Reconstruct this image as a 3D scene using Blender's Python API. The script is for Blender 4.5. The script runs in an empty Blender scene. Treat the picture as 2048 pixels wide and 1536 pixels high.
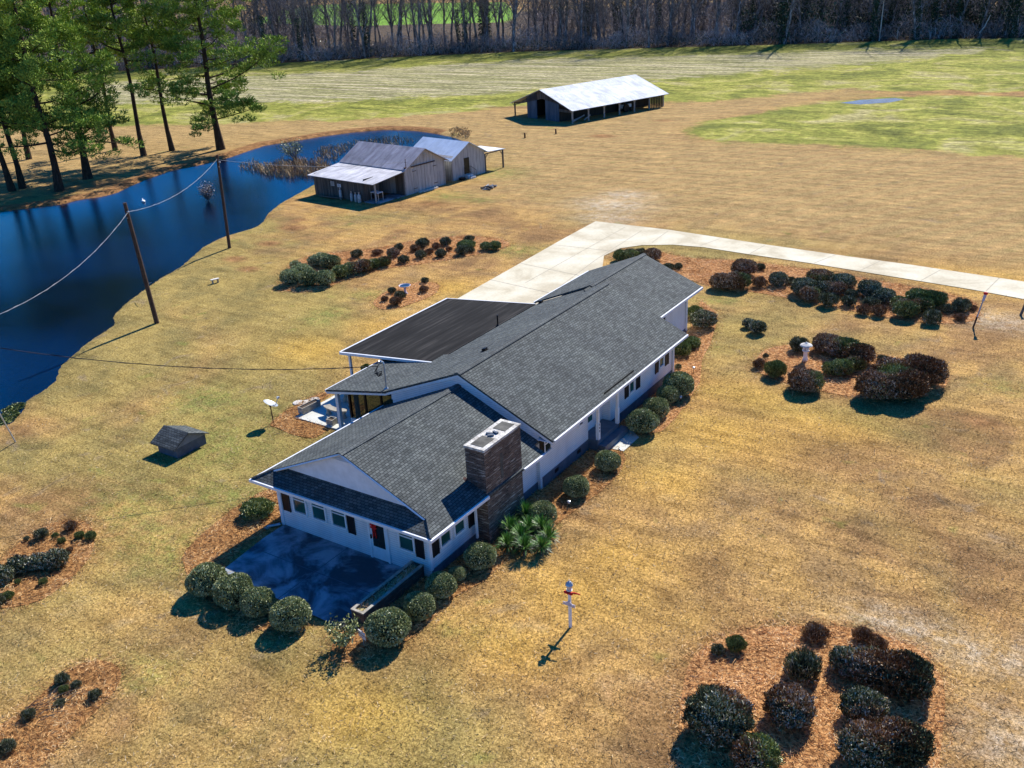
import bpy, math, random
import numpy as np
from mathutils import Vector, Matrix

# ------------------------------------------------------------------ camera
FPX, PITCH, ROLL, YAW = 1945.58, 23.9558, -3.1093, -34.4430
CAM = np.array([19.9786, -23.1748, 21.3131])
_p, _r, _y = np.radians([PITCH, ROLL, YAW])
FW = np.array([math.sin(_y)*math.cos(_p), math.cos(_y)*math.cos(_p), -math.sin(_p)])
_rt = np.array([math.cos(_y), -math.sin(_y), 0.0]); _up = np.cross(_rt, FW)
RT = math.cos(_r)*_rt + math.sin(_r)*_up
UP = -math.sin(_r)*_rt + math.cos(_r)*_up
sc = bpy.context.scene
cd = bpy.data.cameras.new('camera'); cam = bpy.data.objects.new('camera', cd)
sc.collection.objects.link(cam); sc.camera = cam
cd.sensor_width = 36; cd.lens = FPX/2048*36; cd.clip_start = .5; cd.clip_end = 6000
mw = Matrix.Identity(4)
for i in range(3):
    mw[i][0] = RT[i]; mw[i][1] = UP[i]; mw[i][2] = -FW[i]; mw[i][3] = CAM[i]
cam.matrix_world = mw

# ------------------------------------------------------------------ light
SUN_EL, SUN_AZ = 40.5, -3.0            # azimuth measured from +Y towards +X
sd = Vector((math.sin(math.radians(SUN_AZ))*math.cos(math.radians(SUN_EL)),
             math.cos(math.radians(SUN_AZ))*math.cos(math.radians(SUN_EL)), math.sin(math.radians(SUN_EL))))
sl = bpy.data.lights.new('sun', 'SUN'); sl.energy = 5.0; sl.angle = math.radians(.5); sl.color = (1, .95, .87)
so = bpy.data.objects.new('sun', sl); sc.collection.objects.link(so)
so.rotation_euler = sd.to_track_quat('Z', 'Y').to_euler(); so.location = (0, 0, 60)
w = bpy.data.worlds.new('World'); sc.world = w; w.use_nodes = True
wn = w.node_tree; wn.nodes.clear()
wo = wn.nodes.new('ShaderNodeOutputWorld'); wb = wn.nodes.new('ShaderNodeBackground')
sky = wn.nodes.new('ShaderNodeTexSky'); sky.sky_type = 'NISHITA'; sky.sun_disc = False
sky.sun_elevation = math.radians(SUN_EL); sky.sun_rotation = math.radians(SUN_AZ)
sky.air_density = 1.0; sky.dust_density = .2; sky.ozone_density = 4.0
hs = wn.nodes.new('ShaderNodeHueSaturation'); hs.inputs['Saturation'].default_value = 1.85
tm_ = wn.nodes.new('ShaderNodeMix'); tm_.data_type = 'RGBA'; tm_.blend_type = 'MULTIPLY'; tm_.inputs[0].default_value = 1; tm_.inputs[7].default_value = (.84, .87, 1.14, 1)
wn.links.new(sky.outputs[0], hs.inputs['Color']); wn.links.new(hs.outputs[0], tm_.inputs[6]); wn.links.new(tm_.outputs[2], wb.inputs[0])
wb.inputs[1].default_value = .094
wn.links.new(wb.outputs[0], wo.inputs[0])
sc.view_settings.view_transform = 'Standard'; sc.view_settings.look = 'None'
sc.view_settings.exposure = .66; sc.view_settings.gamma = 1
sc.render.engine = 'CYCLES'

# ------------------------------------------------------------------ pixel helpers (2048 x 1536 image pixels cast to the ground)
def ray(x, y):
    d = FW*FPX + RT*(x-1024) - UP*(y-768); return d/np.linalg.norm(d)
def gp(x, y, z=0.0):
    d = ray(x, y); t = (z-CAM[2])/d[2]; P = CAM+t*d; return (float(P[0]), float(P[1]))
def gpoly(pts, ox=0, oy=0, k=1.0): return [gp(ox+x/k, oy+y/k) for x, y in pts]
def ballfit(x0, y0, x1, y1):
    """silhouette box -> ground x, y, radius, height of a rounded thing standing there"""
    cx, cy = (x0+x1)/2, (y0+y1)/2
    wpx, hpx = (x1-x0), (y1-y0); H = .5; 
    for _ in range(8):
        d = ray(cx, cy); t = (H*.5-CAM[2])/d[2]; P = CAM+t*d; s = t/FPX*abs(float(d@FW))
        D = wpx*s; th = math.asin(-d[2]); hh = (hpx*s)**2-(D*math.sin(th))**2
        H = math.sqrt(max(hh, (.45*D*math.cos(th))**2))/math.cos(th); H = min(H, .74*D)
    return float(P[0]), float(P[1]), D/2, H

# ------------------------------------------------------------------ materials
MATS = {}
class NT:
    def __init__(s, name):
        s.m = bpy.data.materials.new(name); s.m.use_nodes = True; s.t = s.m.node_tree
        s.b = s.t.nodes['Principled BSDF']; MATS[name] = s.m
    def n(s, ty, **kw):
        x = s.t.nodes.new(ty)
        for k, v in kw.items():
            if hasattr(x, k) and not isinstance(v, tuple): setattr(x, k, v)
        return x
    def l(s, a, b): s.t.links.new(a, b)
    def coord(s, kind='Object', scale=(1, 1, 1), rot=(0, 0, 0)):
        tc = s.n('ShaderNodeTexCoord'); mp = s.n('ShaderNodeMapping')
        mp.inputs['Scale'].default_value = scale; mp.inputs['Rotation'].default_value = rot
        s.l(tc.outputs[kind], mp.inputs[0]); return mp.outputs[0]
    def geo(s, scale=(1, 1, 1), rot=(0, 0, 0)):
        g = s.n('ShaderNodeNewGeometry'); mp = s.n('ShaderNodeMapping')
        mp.inputs['Scale'].default_value = scale; mp.inputs['Rotation'].default_value = rot
        s.l(g.outputs['Position'], mp.inputs[0]); return mp.outputs[0]
    def noise(s, vec, scale, detail=4, rough=.5, dist=0):
        x = s.n('ShaderNodeTexNoise'); x.inputs['Scale'].default_value = scale
        x.inputs['Detail'].default_value = detail; x.inputs['Roughness'].default_value = rough
        x.inputs['Distortion'].default_value = dist; s.l(vec, x.inputs['Vector']); return x.outputs['Fac']
    def ramp(s, fac, stops, interp='LINEAR'):
        x = s.n('ShaderNodeValToRGB'); cr = x.color_ramp; cr.interpolation = interp
        while len(cr.elements) < len(stops): cr.elements.new(.5)
        for e, (p, c) in zip(cr.elements, stops):
            e.position = p; e.color = (*c, 1) if len(c) == 3 else c
        s.l(fac, x.inputs[0]); return x.outputs[0]
    def mix(s, a, b, fac, mode='MIX'):
        x = s.n('ShaderNodeMix'); x.data_type = 'RGBA'; x.blend_type = mode
        for v, i in ((fac, 0), (a, 6), (b, 7)):
            if isinstance(v, (int, float)): x.inputs[i].default_value = v
            elif isinstance(v, tuple): x.inputs[i].default_value = (*v, 1)
            else: s.l(v, x.inputs[i])
        return x.outputs[2]
    def math(s, op, a, b=0.0):
        x = s.n('ShaderNodeMath'); x.operation = op
        for v, i in ((a, 0), (b, 1)):
            if isinstance(v, (int, float)): x.inputs[i].default_value = v
            else: s.l(v, x.inputs[i])
        return x.outputs[0]
    def attr(s, name):
        x = s.n('ShaderNodeAttribute'); x.attribute_name = name; return x.outputs
    def bump(s, h, strength, dist=.02):
        x = s.n('ShaderNodeBump'); x.inputs['Strength'].default_value = strength
        x.inputs['Distance'].default_value = dist; s.l(h, x.inputs['Height']); s.l(x.outputs[0], s.b.inputs['Normal'])
    def set(s, color=None, rough=None, metal=None, spec=None, ior=None):
        if color is not None:
            if isinstance(color, tuple): s.b.inputs['Base Color'].default_value = (*color, 1)
            else: s.l(color, s.b.inputs['Base Color'])
        if rough is not None: s.b.inputs['Roughness'].default_value = rough
        if metal is not None: s.b.inputs['Metallic'].default_value = metal
        if spec is not None: s.b.inputs['Specular IOR Level'].default_value = spec
        if ior is not None: s.b.inputs['IOR'].default_value = ior
        return s.m

def plain(name, col, rough=.6, metal=0, var=.25, sc_=3.0, spec=.3, bump=0):
    n = NT(name); c = n.geo()
    f = n.noise(c, sc_, 6, .65)
    lo = tuple(v*(1-var) for v in col); hi = tuple(min(1, v*(1+var)) for v in col)
    n.set(n.ramp(f, [(.3, lo), (.7, hi)]), rough, metal, spec)
    if bump: n.bump(n.noise(c, sc_*6, 5, .6), bump, .02)
    return n.m

# lawn and fields
n = NT('lawn'); g = n.geo()
big = n.noise(g, .045, 5, .55, .6); mid = n.noise(g, .32, 6, .62, .3); fine = n.noise(g, 8.5, 8, .85); fine2 = n.noise(g, 21.0, 4, .75); med = n.noise(g, 1.3, 5, .7)
tan = n.ramp(mid, [(.32, (.29, .185, .085)), (.43, (.39, .24, .095)), (.51, (.47, .285, .10)), (.60, (.53, .32, .105)), (.72, (.47, .32, .155))])
olive = n.ramp(mid, [(.35, (.24, .20, .07)), (.6, (.37, .285, .09))])
bro = n.noise(g, .14, 6, .65, .8); col0 = n.mix(tan, n.ramp(mid, [(.35, (.22, .125, .055)), (.65, (.36, .205, .085))]), n.ramp(bro, [(.44, (0, 0, 0)), (.58, (.85, .85, .85))]))
a1 = n.attr('zone'); sp = n.n('ShaderNodeSeparateColor'); n.l(a1['Color'], sp.inputs[0])
a2 = n.attr('zone_b'); sp2 = n.n('ShaderNodeSeparateColor'); n.l(a2['Color'], sp2.inputs[0])
om = n.ramp(big, [(.47, (0, 0, 0)), (.58, (.8, .8, .8))])
col = n.mix(col0, olive, om)
col = n.mix(col, n.ramp(mid, [(.38, (.36, .235, .10)), (.62, (.47, .305, .125))]), sp2.outputs[2])      # reddish dry far lawn
patch = n.noise(g, .6, 3, .5, .5)
col = n.mix(col, (.17, .21, .04), n.ramp(patch, [(.66, (0, 0, 0)), (.76, (.5, .5, .5))]))
bare = n.noise(g, .45, 4, .6, .8)
col = n.mix(col, (.27, .205, .14), n.ramp(bare, [(.63, (0, 0, 0)), (.72, (.55, .55, .55))]))
mow = n.n('ShaderNodeTexWave'); mow.inputs['Scale'].default_value = .16; mow.inputs['Distortion'].default_value = 1.2
mow.inputs['Detail'].default_value = 2; n.l(n.geo(rot=(0, 0, .5)), mow.inputs['Vector'])
col = n.mix(col, (.36, .27, .11), n.math('MULTIPLY', n.ramp(mow.outputs['Fac'], [(.3, (0, 0, 0)), (.8, (.45, .45, .45))]), sp2.outputs[2]))
# green field
gn = n.noise(g, .09, 6, .62, 1.2)
fld = n.ramp(gn, [(.36, (.17, .185, .04)), (.46, (.25, .265, .05)), (.54, (.35, .34, .075)), (.64, (.42, .375, .16))])
st = n.geo(scale=(.03, .9, 1), rot=(0, 0, math.radians(-24)))
sn = n.noise(st, 1.0, 5, .6)
strip = n.ramp(sn, [(.36, (.22, .22, .08)), (.5, (.33, .31, .15)), (.64, (.56, .48, .33))])
edge = n.noise(g, .16, 8, .75, .5)
def soft(m, e, amt=1.1):
    v = n.math('ADD', m, n.math('MULTIPLY', n.math('SUBTRACT', e, .5), amt))
    return n.ramp(v, [(.42, (0, 0, 0)), (.58, (1, 1, 1))])
col = n.mix(col, fld, soft(sp.outputs[0], edge))
col = n.mix(col, strip, soft(sp.outputs[1], edge))
col = n.mix(col, n.ramp(mid, [(.3, (.06, .045, .03)), (.7, (.15, .11, .075))]), soft(sp.outputs[2], edge, .2))   # wood floor
col = n.mix(col, (.19, .36, .045), soft(sp2.outputs[0], edge, .15))                                             # far green crop
mud = n.ramp(n.noise(g, 1.2, 4, .6), [(.3, (.16, .08, .035)), (.7, (.42, .22, .09))])
col = n.mix(col, mud, n.ramp(n.math('ADD', sp2.outputs[1], n.math('MULTIPLY', n.math('SUBTRACT', fine, .5), .7)), [(.35, (0, 0, 0)), (.7, (1, 1, 1))]))
a3 = n.attr('zone_c'); sp3 = n.n('ShaderNodeSeparateColor'); n.l(a3['Color'], sp3.inputs[0])
wob = n.ramp(n.noise(g, 1.6, 6, .75), [(.38, (.1, .1, .1)), (.6, (1, 1, 1))])
col = n.mix(col, (.60, .52, .40), n.math('MULTIPLY', sp3.outputs[0], wob))
col = n.mix(col, (.62, .37, .07), n.math('MULTIPLY', sp3.outputs[1], .75))
col = n.mix(col, (.20, .24, .055), n.math('MULTIPLY', sp3.outputs[2], wob))
near = n.ramp(fine, [(.38, (.22, .21, .18)), (.46, (.68, .67, .63)), (.53, (1.05, 1.05, 1.03)), (.62, (1.65, 1.68, 1.8))])
col = n.mix(col, near, .9, 'MULTIPLY'); col = n.mix(col, n.ramp(med, [(.36, (.72, .70, .66)), (.5, (1, 1, 1)), (.64, (1.15, 1.15, 1.15))]), .8, 'MULTIPLY')
stk = n.noise(n.geo(scale=(.10, 1.6, 1), rot=(0, 0, math.radians(28))), 1.0, 5, .65)
col = n.mix(col, n.ramp(stk, [(.40, (.80, .79, .77)), (.5, (1, 1, 1)), (.60, (1.14, 1.13, 1.12))]), .75, 'MULTIPLY')
col = n.mix(col, n.ramp(fine2, [(.38, (.5, .5, .5)), (.62, (1.45, 1.45, 1.45))]), .75, 'MULTIPLY')
far1 = n.noise(n.geo(scale=(1, 1, 1)), 1.1, 6, .8); far2 = n.noise(n.geo(scale=(.25, 1, 1), rot=(0, 0, math.radians(-24))), .55, 6, .75)
isf = n.math('MAXIMUM', sp.outputs[0], n.math('MULTIPLY', sp2.outputs[2], .35))
col = n.mix(col, n.ramp(far1, [(.38, (.45, .45, .42)), (.5, (.95, .95, .95)), (.62, (1.5, 1.45, 1.4))]), n.math('MULTIPLY', isf, .8), 'MULTIPLY')
col = n.mix(col, n.ramp(far2, [(.38, (.55, .55, .52)), (.5, (1, 1, 1)), (.62, (1.35, 1.32, 1.3))]), n.math('MULTIPLY', isf, .8), 'MULTIPLY')
n.set(col, .95, 0, .05)
n.bump(n.math('ADD', fine, n.math('MULTIPLY', fine2, .5)), .55, .08)

# shingles (uv in metres)
def shingles(name, c1, c2, c3):
    n = NT(name); uv = n.coord('UV')
    br = n.n('ShaderNodeTexBrick'); br.offset = .5; br.inputs['Scale'].default_value = 1
    br.inputs['Brick Width'].default_value = .20; br.inputs['Row Height'].default_value = .12
    br.inputs['Mortar Size'].default_value = .012; br.inputs['Mortar Smooth'].default_value = .3; br.inputs['Bias'].default_value = 0
    br.inputs['Color1'].default_value = (*c1, 1); br.inputs['Color2'].default_value = (*c2, 1); br.inputs['Mortar'].default_value = (*c3, 1)
    n.l(uv, br.inputs['Vector'])
    br2 = n.n('ShaderNodeTexBrick'); br2.offset = .37; br2.inputs['Scale'].default_value = 1
    br2.inputs['Brick Width'].default_value = .5; br2.inputs['Row Height'].default_value = .12
    br2.inputs['Mortar Size'].default_value = 0; n.l(uv, br2.inputs['Vector'])
    br2.inputs['Color1'].default_value = (.75, .75, .75, 1); br2.inputs['Color2'].default_value = (1.2, 1.2, 1.2, 1)
    c = n.mix(br.outputs['Color'], br2.outputs['Color'], .7, 'MULTIPLY')
    lg = n.noise(n.geo(), .5, 5, .6)
    sk = n.noise(n.coord('UV', scale=(1.3, .12, 1)), 1, 5, .65)
    c = n.mix(c, n.ramp(sk, [(.36, (.78, .78, .8)), (.5, (1, 1, 1)), (.66, (1.2, 1.2, 1.16))]), .8, 'MULTIPLY')
    c = n.mix(c, n.ramp(lg, [(.3, (.75, .77, .8)), (.7, (1.2, 1.18, 1.12))]), .6, 'MULTIPLY')
    gr = n.noise(n.geo(), 30, 3, .7)
    c = n.mix(c, n.ramp(gr, [(.3, (.7, .7, .7)), (.7, (1.25, 1.25, 1.25))]), .6, 'MULTIPLY')
    n.set(c, .85, 0, .25); n.bump(n.math('SUBTRACT', n.math('MULTIPLY', gr, .3), br.outputs['Fac']), .6, .02)
    return n.m
shingles('shingle', (.058, .068, .066), (.125, .138, .132), (.014, .017, .018))
shingles('cap_shingle', (.075, .084, .084), (.11, .122, .12), (.04, .048, .05))

n = NT('rolled_roofing'); uv = n.coord('UV')
f = n.noise(n.coord('UV', scale=(.25, 3.2, 1)), 1, 5, .6)
n.set(n.ramp(f, [(.35, (.008, .0075, .007)), (.52, (.017, .016, .015)), (.68, (.05, .046, .042))]), .9, 0, .12)
n.bump(n.noise(n.geo(), 12, 4), .2, .01)

n = NT('siding'); uv = n.coord('UV')
wv = n.n('ShaderNodeTexWave'); wv.wave_profile = 'SAW'; wv.bands_direction = 'Y'; wv.inputs['Scale'].default_value = .314*8.2/ .82
n.l(uv, wv.inputs['Vector'])
dirt = n.noise(n.geo(scale=(1, 1, .4)), 1.5, 6, .65)
c = n.ramp(dirt, [(.25, (.62, .64, .66)), (.6, (.78, .79, .80))])
c = n.mix(c, n.ramp(wv.outputs['Fac'], [(0, (.40, .42, .46)), (.22, (1, 1, 1))]), .9, 'MULTIPLY')
n.set(c, .5, 0, .4); n.bump(wv.outputs['Fac'], .5, .015)
plain('trim', (.74, .76, .78), .45, var=.08); plain('white_paint', (.78, .78, .77), .5, var=.08)
plain('soffit', (.80, .80, .83), .6, var=.1)
plain('foundation_paint', (.09, .11, .14), .7, var=.3); plain('porch_paint', (.10, .13, .16), .5, var=.2)
plain('shutter_black', (.012, .012, .014), .45, var=.3); plain('dark_metal', (.02, .02, .022), .4, .6, .3)
plain('screen', (.012, .013, .012), .35, var=.4)
def glass(name, col, rough):
    n = NT(name); f = n.noise(n.geo(), .9, 3, .5)
    n.set(n.ramp(f, [(.3, tuple(v*.6 for v in col)), (.7, tuple(v*1.3 for v in col))]), rough, 0, .6); return n.m
glass('window_glass', (.018, .085, .075), .12); glass('dark_glass', (.02, .028, .026), .06)
n = NT('mirror_glass'); n.set((.10, .11, .09), .03, .75, .5)
def bricks(name, c1, c2, mor, bw=.22, bh=.075, stain=.5):
    n = NT(name); uv = n.coord('UV')
    br = n.n('ShaderNodeTexBrick'); br.inputs['Scale'].default_value = 1
    br.inputs['Brick Width'].default_value = bw; br.inputs['Row Height'].default_value = bh
    br.inputs['Mortar Size'].default_value = .011; br.inputs['Bias'].default_value = -.2
    br.inputs['Color1'].default_value = (*c1, 1); br.inputs['Color2'].default_value = (*c2, 1); br.inputs['Mortar'].default_value = (*mor, 1)
    n.l(uv, br.inputs['Vector'])
    wh = n.noise(n.coord('UV', scale=(1.2, 14, 1)), 1, 5, .7)
    c = n.mix(br.outputs['Color'], (.62, .58, .50), n.ramp(wh, [(.555, (0, 0, 0)), (.62, (stain, stain, stain))]))
    c = n.mix(c, n.ramp(n.noise(n.geo(), 1.3, 5, .6), [(.3, (.5, .5, .52)), (.7, (1.2, 1.15, 1.1))]), .8, 'MULTIPLY')
    n.set(c, .9, 0, .15); n.bump(n.math('SUBTRACT', n.noise(n.geo(), 25, 3), br.outputs['Fac']), .7, .02); return n.m
bricks('chimney_brick', (.17, .115, .085), (.045, .034, .027), (.17, .15, .13), stain=.75)
bricks('planter_brick', (.17, .12, .09), (.07, .055, .045), (.10, .09, .08), stain=.25)
n = NT('chimney_cap_concrete'); f = n.noise(n.geo(), 2.2, 6, .7); f2 = n.noise(n.geo(), 9, 5, .7)
n.set(n.mix(n.ramp(f, [(.3, (.36, .33, .28)), (.6, (.74, .72, .66))]), n.ramp(f2, [(.35, (.45, .42, .38)), (.6, (1.1, 1.1, 1.1))]), .8, 'MULTIPLY'), .9, 0, .1)
n.bump(f2, .6, .03)
plain('flue_dark', (.10, .095, .08), .9, var=.5, sc_=2.5, bump=.3)

n = NT('concrete_drive'); g = n.geo(); f = n.noise(g, .35, 6, .6, .5); f2 = n.noise(g, 6, 6, .7)
c = n.ramp(f, [(.38, (.52, .455, .32)), (.5, (.62, .56, .41)), (.64, (.68, .63, .49))])
c = n.mix(c, n.ramp(f2, [(.3, (.82, .82, .80)), (.7, (1.06, 1.06, 1.06))]), .8, 'MULTIPLY')
c = n.mix(c, (.40, .37, .32), n.ramp(n.noise(n.geo(scale=(1, .35, 1)), .8, 5, .7, 1), [(.66, (0, 0, 0)), (.8, (.6, .6, .6))]))
n.set(c, .9, 0, .1); n.bump(f2, .15, .01)
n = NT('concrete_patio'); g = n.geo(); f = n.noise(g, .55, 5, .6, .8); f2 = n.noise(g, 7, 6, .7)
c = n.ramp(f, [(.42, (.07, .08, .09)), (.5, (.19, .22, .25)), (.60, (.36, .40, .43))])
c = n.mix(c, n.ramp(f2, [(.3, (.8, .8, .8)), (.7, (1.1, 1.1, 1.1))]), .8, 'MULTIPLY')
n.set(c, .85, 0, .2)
n = NT('concrete_light'); g = n.geo(); f = n.noise(g, 1.3, 6, .65)
n.set(n.ramp(f, [(.3, (.50, .50, .44)), (.7, (.68, .68, .61))]), .9, 0, .1)
plain('cast_stone', (.34, .31, .25), .9, var=.35, sc_=5, bump=.3); plain('stone_pale', (.58, .55, .49), .9, var=.25, sc_=6)
plain('joint_dark', (.36, .32, .24), .95, var=.2)
plain('soil', (.07, .05, .035), 1, var=.5, sc_=9, bump=.4); plain('dry_moss', (.40, .34, .16), 1, var=.5, sc_=18, bump=.5)

n = NT('water'); g = n.geo(scale=(1, 1, 1))
wv = n.noise(n.geo(scale=(1.0, 2.3, 1), rot=(0, 0, .6)), 2.6, 6, .72, .4)
deep = n.noise(n.geo(), .06, 3, .5)
n.set(n.ramp(deep, [(.40, (.0005, .004, .012)), (.60, (.001, .012, .045))]), .04, 0, .5, 1.38)
n.bump(wv, .14, .10)

# timber / metal
def boards(name, c1, c2, gap, width=.2, metal=0, rough=.85):
    n = NT(name); uv = n.coord('UV')
    br = n.n('ShaderNodeTexBrick'); br.offset = 0; br.inputs['Scale'].default_value = 1
    br.inputs['Brick Width'].default_value = width; br.inputs['Row Height'].default_value = 30
    br.inputs['Mortar Size'].default_value = .014; br.inputs['Color1'].default_value = (*c1, 1)
    br.inputs['Color2'].default_value = (*c2, 1); br.inputs['Mortar'].default_value = (*gap, 1)
    mp = n.n('ShaderNodeMapping'); mp.inputs['Location'].default_value = (40, 9, 0); n.l(uv, mp.inputs[0]); n.l(mp.outputs[0], br.inputs['Vector'])
    st = n.noise(n.coord('UV', scale=(9, .7, 1)), 1, 5, .65)
    c = n.mix(br.outputs['Color'], n.ramp(st, [(.3, (.55, .55, .57)), (.7, (1.4, 1.38, 1.35))]), .75, 'MULTIPLY')
    n.set(c, rough, metal, .25); n.bump(n.math('SUBTRACT', n.math('MULTIPLY', st, .3), br.outputs['Fac']), .6, .02); return n.m
boards('grey_boards', (.46, .435, .41), (.39, .37, .35), (.17, .16, .15), .45)
boards('weathered_boards', (.17, .145, .12), (.07, .06, .052), (.01, .01, .01), .16)
boards('barn_boards', (.11, .15, .20), (.06, .09, .13), (.01, .01, .015), .25)
boards('barn_dark', (.05, .045, .04), (.03, .028, .026), (.006, .006, .006), .25)
def tin(name, base, dark, var, pitch=.18, rough=.5, metal=.3, across=False):
    n = NT(name)
    f = n.noise(n.coord('UV', scale=(2.2, .35, 1)), 1, 6, .7); f2 = n.noise(n.geo(), .6, 5, .65, .6)
    c = n.mix(n.ramp(f, [(.35, dark), (.6, base)]), n.ramp(f2, [(.32, (var, var, var*.97)), (.62, (1.1, 1.1, 1.1))]), .9, 'MULTIPLY')
    wv = n.n('ShaderNodeTexWave'); wv.bands_direction = 'X'; wv.inputs['Scale'].default_value = .314/pitch
    n.l(n.coord('UV'), wv.inputs['Vector'])
    c = n.mix(c, n.ramp(wv.outputs['Fac'], [(0, (.6, .6, .62)), (.4, (1, 1, 1))]), .8, 'MULTIPLY')
    n.set(c, rough, metal, .5); n.bump(wv.outputs['Fac'], .5, .03); return n.m
tin('tin_aged', (.52, .49, .51), (.33, .29, .315), .62, .2, .6, .25)
tin('tin_pale', (.72, .70, .70), (.46, .44, .445), .7, .2, .55, .25)
tin('tin_bright', (.70, .80, .90), (.58, .68, .80), .85, .16, .5, .1)
tin('tin_white', (.80, .82, .83), (.60, .62, .63), .66, .3, .9, 0)
tin('tin_wall', (.50, .52, .52), (.22, .23, .23), .7, .3, .4, .5)
plain('pole_wood', (.075, .045, .03), .9, var=.5, sc_=6); plain('post_wood', (.13, .11, .09), .9, var=.4, sc_=6)
plain('post_pale', (.33, .31, .28), .9, var=.4, sc_=6); plain('rust', (.10, .05, .035), .7, .3, .4)
plain('cable', (.02, .02, .022), .5, var=.1); plain('cable_light', (.22, .23, .25), .6, 0, .15)
plain('red_cloth', (.60, .015, .012), .7, var=.25, sc_=12); plain('galvanised', (.42, .44, .46), .35, .6, .2)
plain('tank_white', (.46, .46, .45), .5, var=.35, sc_=5); plain('sign_white', (.75, .75, .78), .5, var=.05)
plain('ink_blue', (.02, .02, .10), .6, var=.1); plain('ink_red', (.45, .03, .03), .6, var=.1)
plain('lantern_glass', (.55, .55, .52), .15, var=.2); plain('pinkish_stone', (.55, .50, .55), .8, var=.2)
plain('dish_grey', (.40, .42, .42), .4, .3, .2); plain('swan_white', (.8, .8, .8), .7, var=.1)
plain('bill_orange', (.6, .2, .03), .6, var=.1)
plain('white_trim_barn', (.7, .7, .68), .7, var=.3)

def leafmat(name, stops, rough=.5, spec=.4):
    n = NT(name); a = n.attr('tint')
    n.set(n.ramp(a['Fac'], stops), rough, 0, spec)
    n.b.inputs['Subsurface Weight'].default_value = 0
    return n.m
leafmat('leaf_clipped', [(0, (.06, .08, .025)), (.35, (.22, .25, .09)), (.7, (.44, .47, .22)), (1, (.75, .77, .52))])
leafmat('leaf_dark', [(0, (.03, .025, .012)), (.35, (.09, .085, .035)), (.5, (.10, .13, .055)), (.66, (.22, .25, .12)), (.82, (.62, .60, .46))], .6, .25)
leafmat('leaf_brown', [(0, (.05, .025, .01)), (.35, (.19, .085, .03)), (.6, (.30, .18, .075)), (.82, (.58, .50, .38))], .6, .25)
leafmat('leaf_olive', [(0, (.03, .045, .014)), (.4, (.12, .16, .04)), (.7, (.28, .32, .08)), (.9, (.52, .53, .28))], .45, .5)
leafmat('leaf_yellow', [(0, (.05, .06, .02)), (.5, (.20, .24, .06)), (1, (.62, .60, .28))], .45, .4)
leafmat('palm_leaf', [(0, (.008, .025, .006)), (.45, (.035, .10, .018)), (.8, (.14, .30, .05)), (1, (.30, .48, .12))], .4, .4)
leafmat('straw', [(0, (.12, .055, .02)), (.3, (.38, .185, .06)), (.6, (.62, .35, .125)), (1, (.80, .58, .30))], .8, .2)
leafmat('straw_pale', [(0, (.16, .07, .025)), (.3, (.52, .25, .085)), (.65, (.78, .44, .17)), (1, (.88, .64, .36))], .8, .2)
leafmat('reed', [(0, (.14, .075, .03)), (.5, (.34, .22, .10)), (1, (.56, .42, .24))], .8, .2)
leafmat('needle', [(0, (.04, .08, .015)), (.4, (.16, .25, .04)), (.7, (.36, .46, .07)), (1, (.55, .62, .13))], .7, .08)
leafmat('twig', [(0, (.08, .07, .065)), (.5, (.32, .27, .25)), (.8, (.52, .46, .44)), (1, (.72, .66, .64))], .9, .1)
leafmat('ever_dark', [(0, (.015, .03, .02)), (.6, (.05, .09, .05)), (1, (.16, .22, .13))], .7, .15)
n = NT('bark_pine'); f = n.noise(n.geo(scale=(6, 6, 1.5)), 1, 5, .7); n.set(n.ramp(f, [(.3, (.028, .018, .012)), (.6, (.075, .05, .035)), (.8, (.14, .10, .07))]), .95, 0, .1); n.bump(f, .8, .05)
n = NT('bark_grey'); f = n.noise(n.geo(scale=(3, 3, .8)), 1, 5, .7); n.set(n.ramp(f, [(.36, (.06, .055, .055)), (.52, (.20, .18, .175)), (.64, (.52, .48, .47))]), .95, 0, .1)
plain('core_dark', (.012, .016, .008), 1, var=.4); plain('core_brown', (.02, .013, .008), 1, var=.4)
n = NT('mulch_base'); f = n.noise(n.geo(), 6, 6, .75); n.set(n.ramp(f, [(.38, (.11, .05, .018)), (.5, (.33, .16, .055)), (.62, (.54, .30, .11))]), .95, 0, .1); n.bump(f, .8, .08)
n = NT('mulch_base_pale'); f = n.noise(n.geo(), 6, 6, .75); n.set(n.ramp(f, [(.38, (.16, .07, .028)), (.5, (.45, .22, .08)), (.62, (.68, .40, .17))]), .95, 0, .1); n.bump(f, .8, .08)

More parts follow.
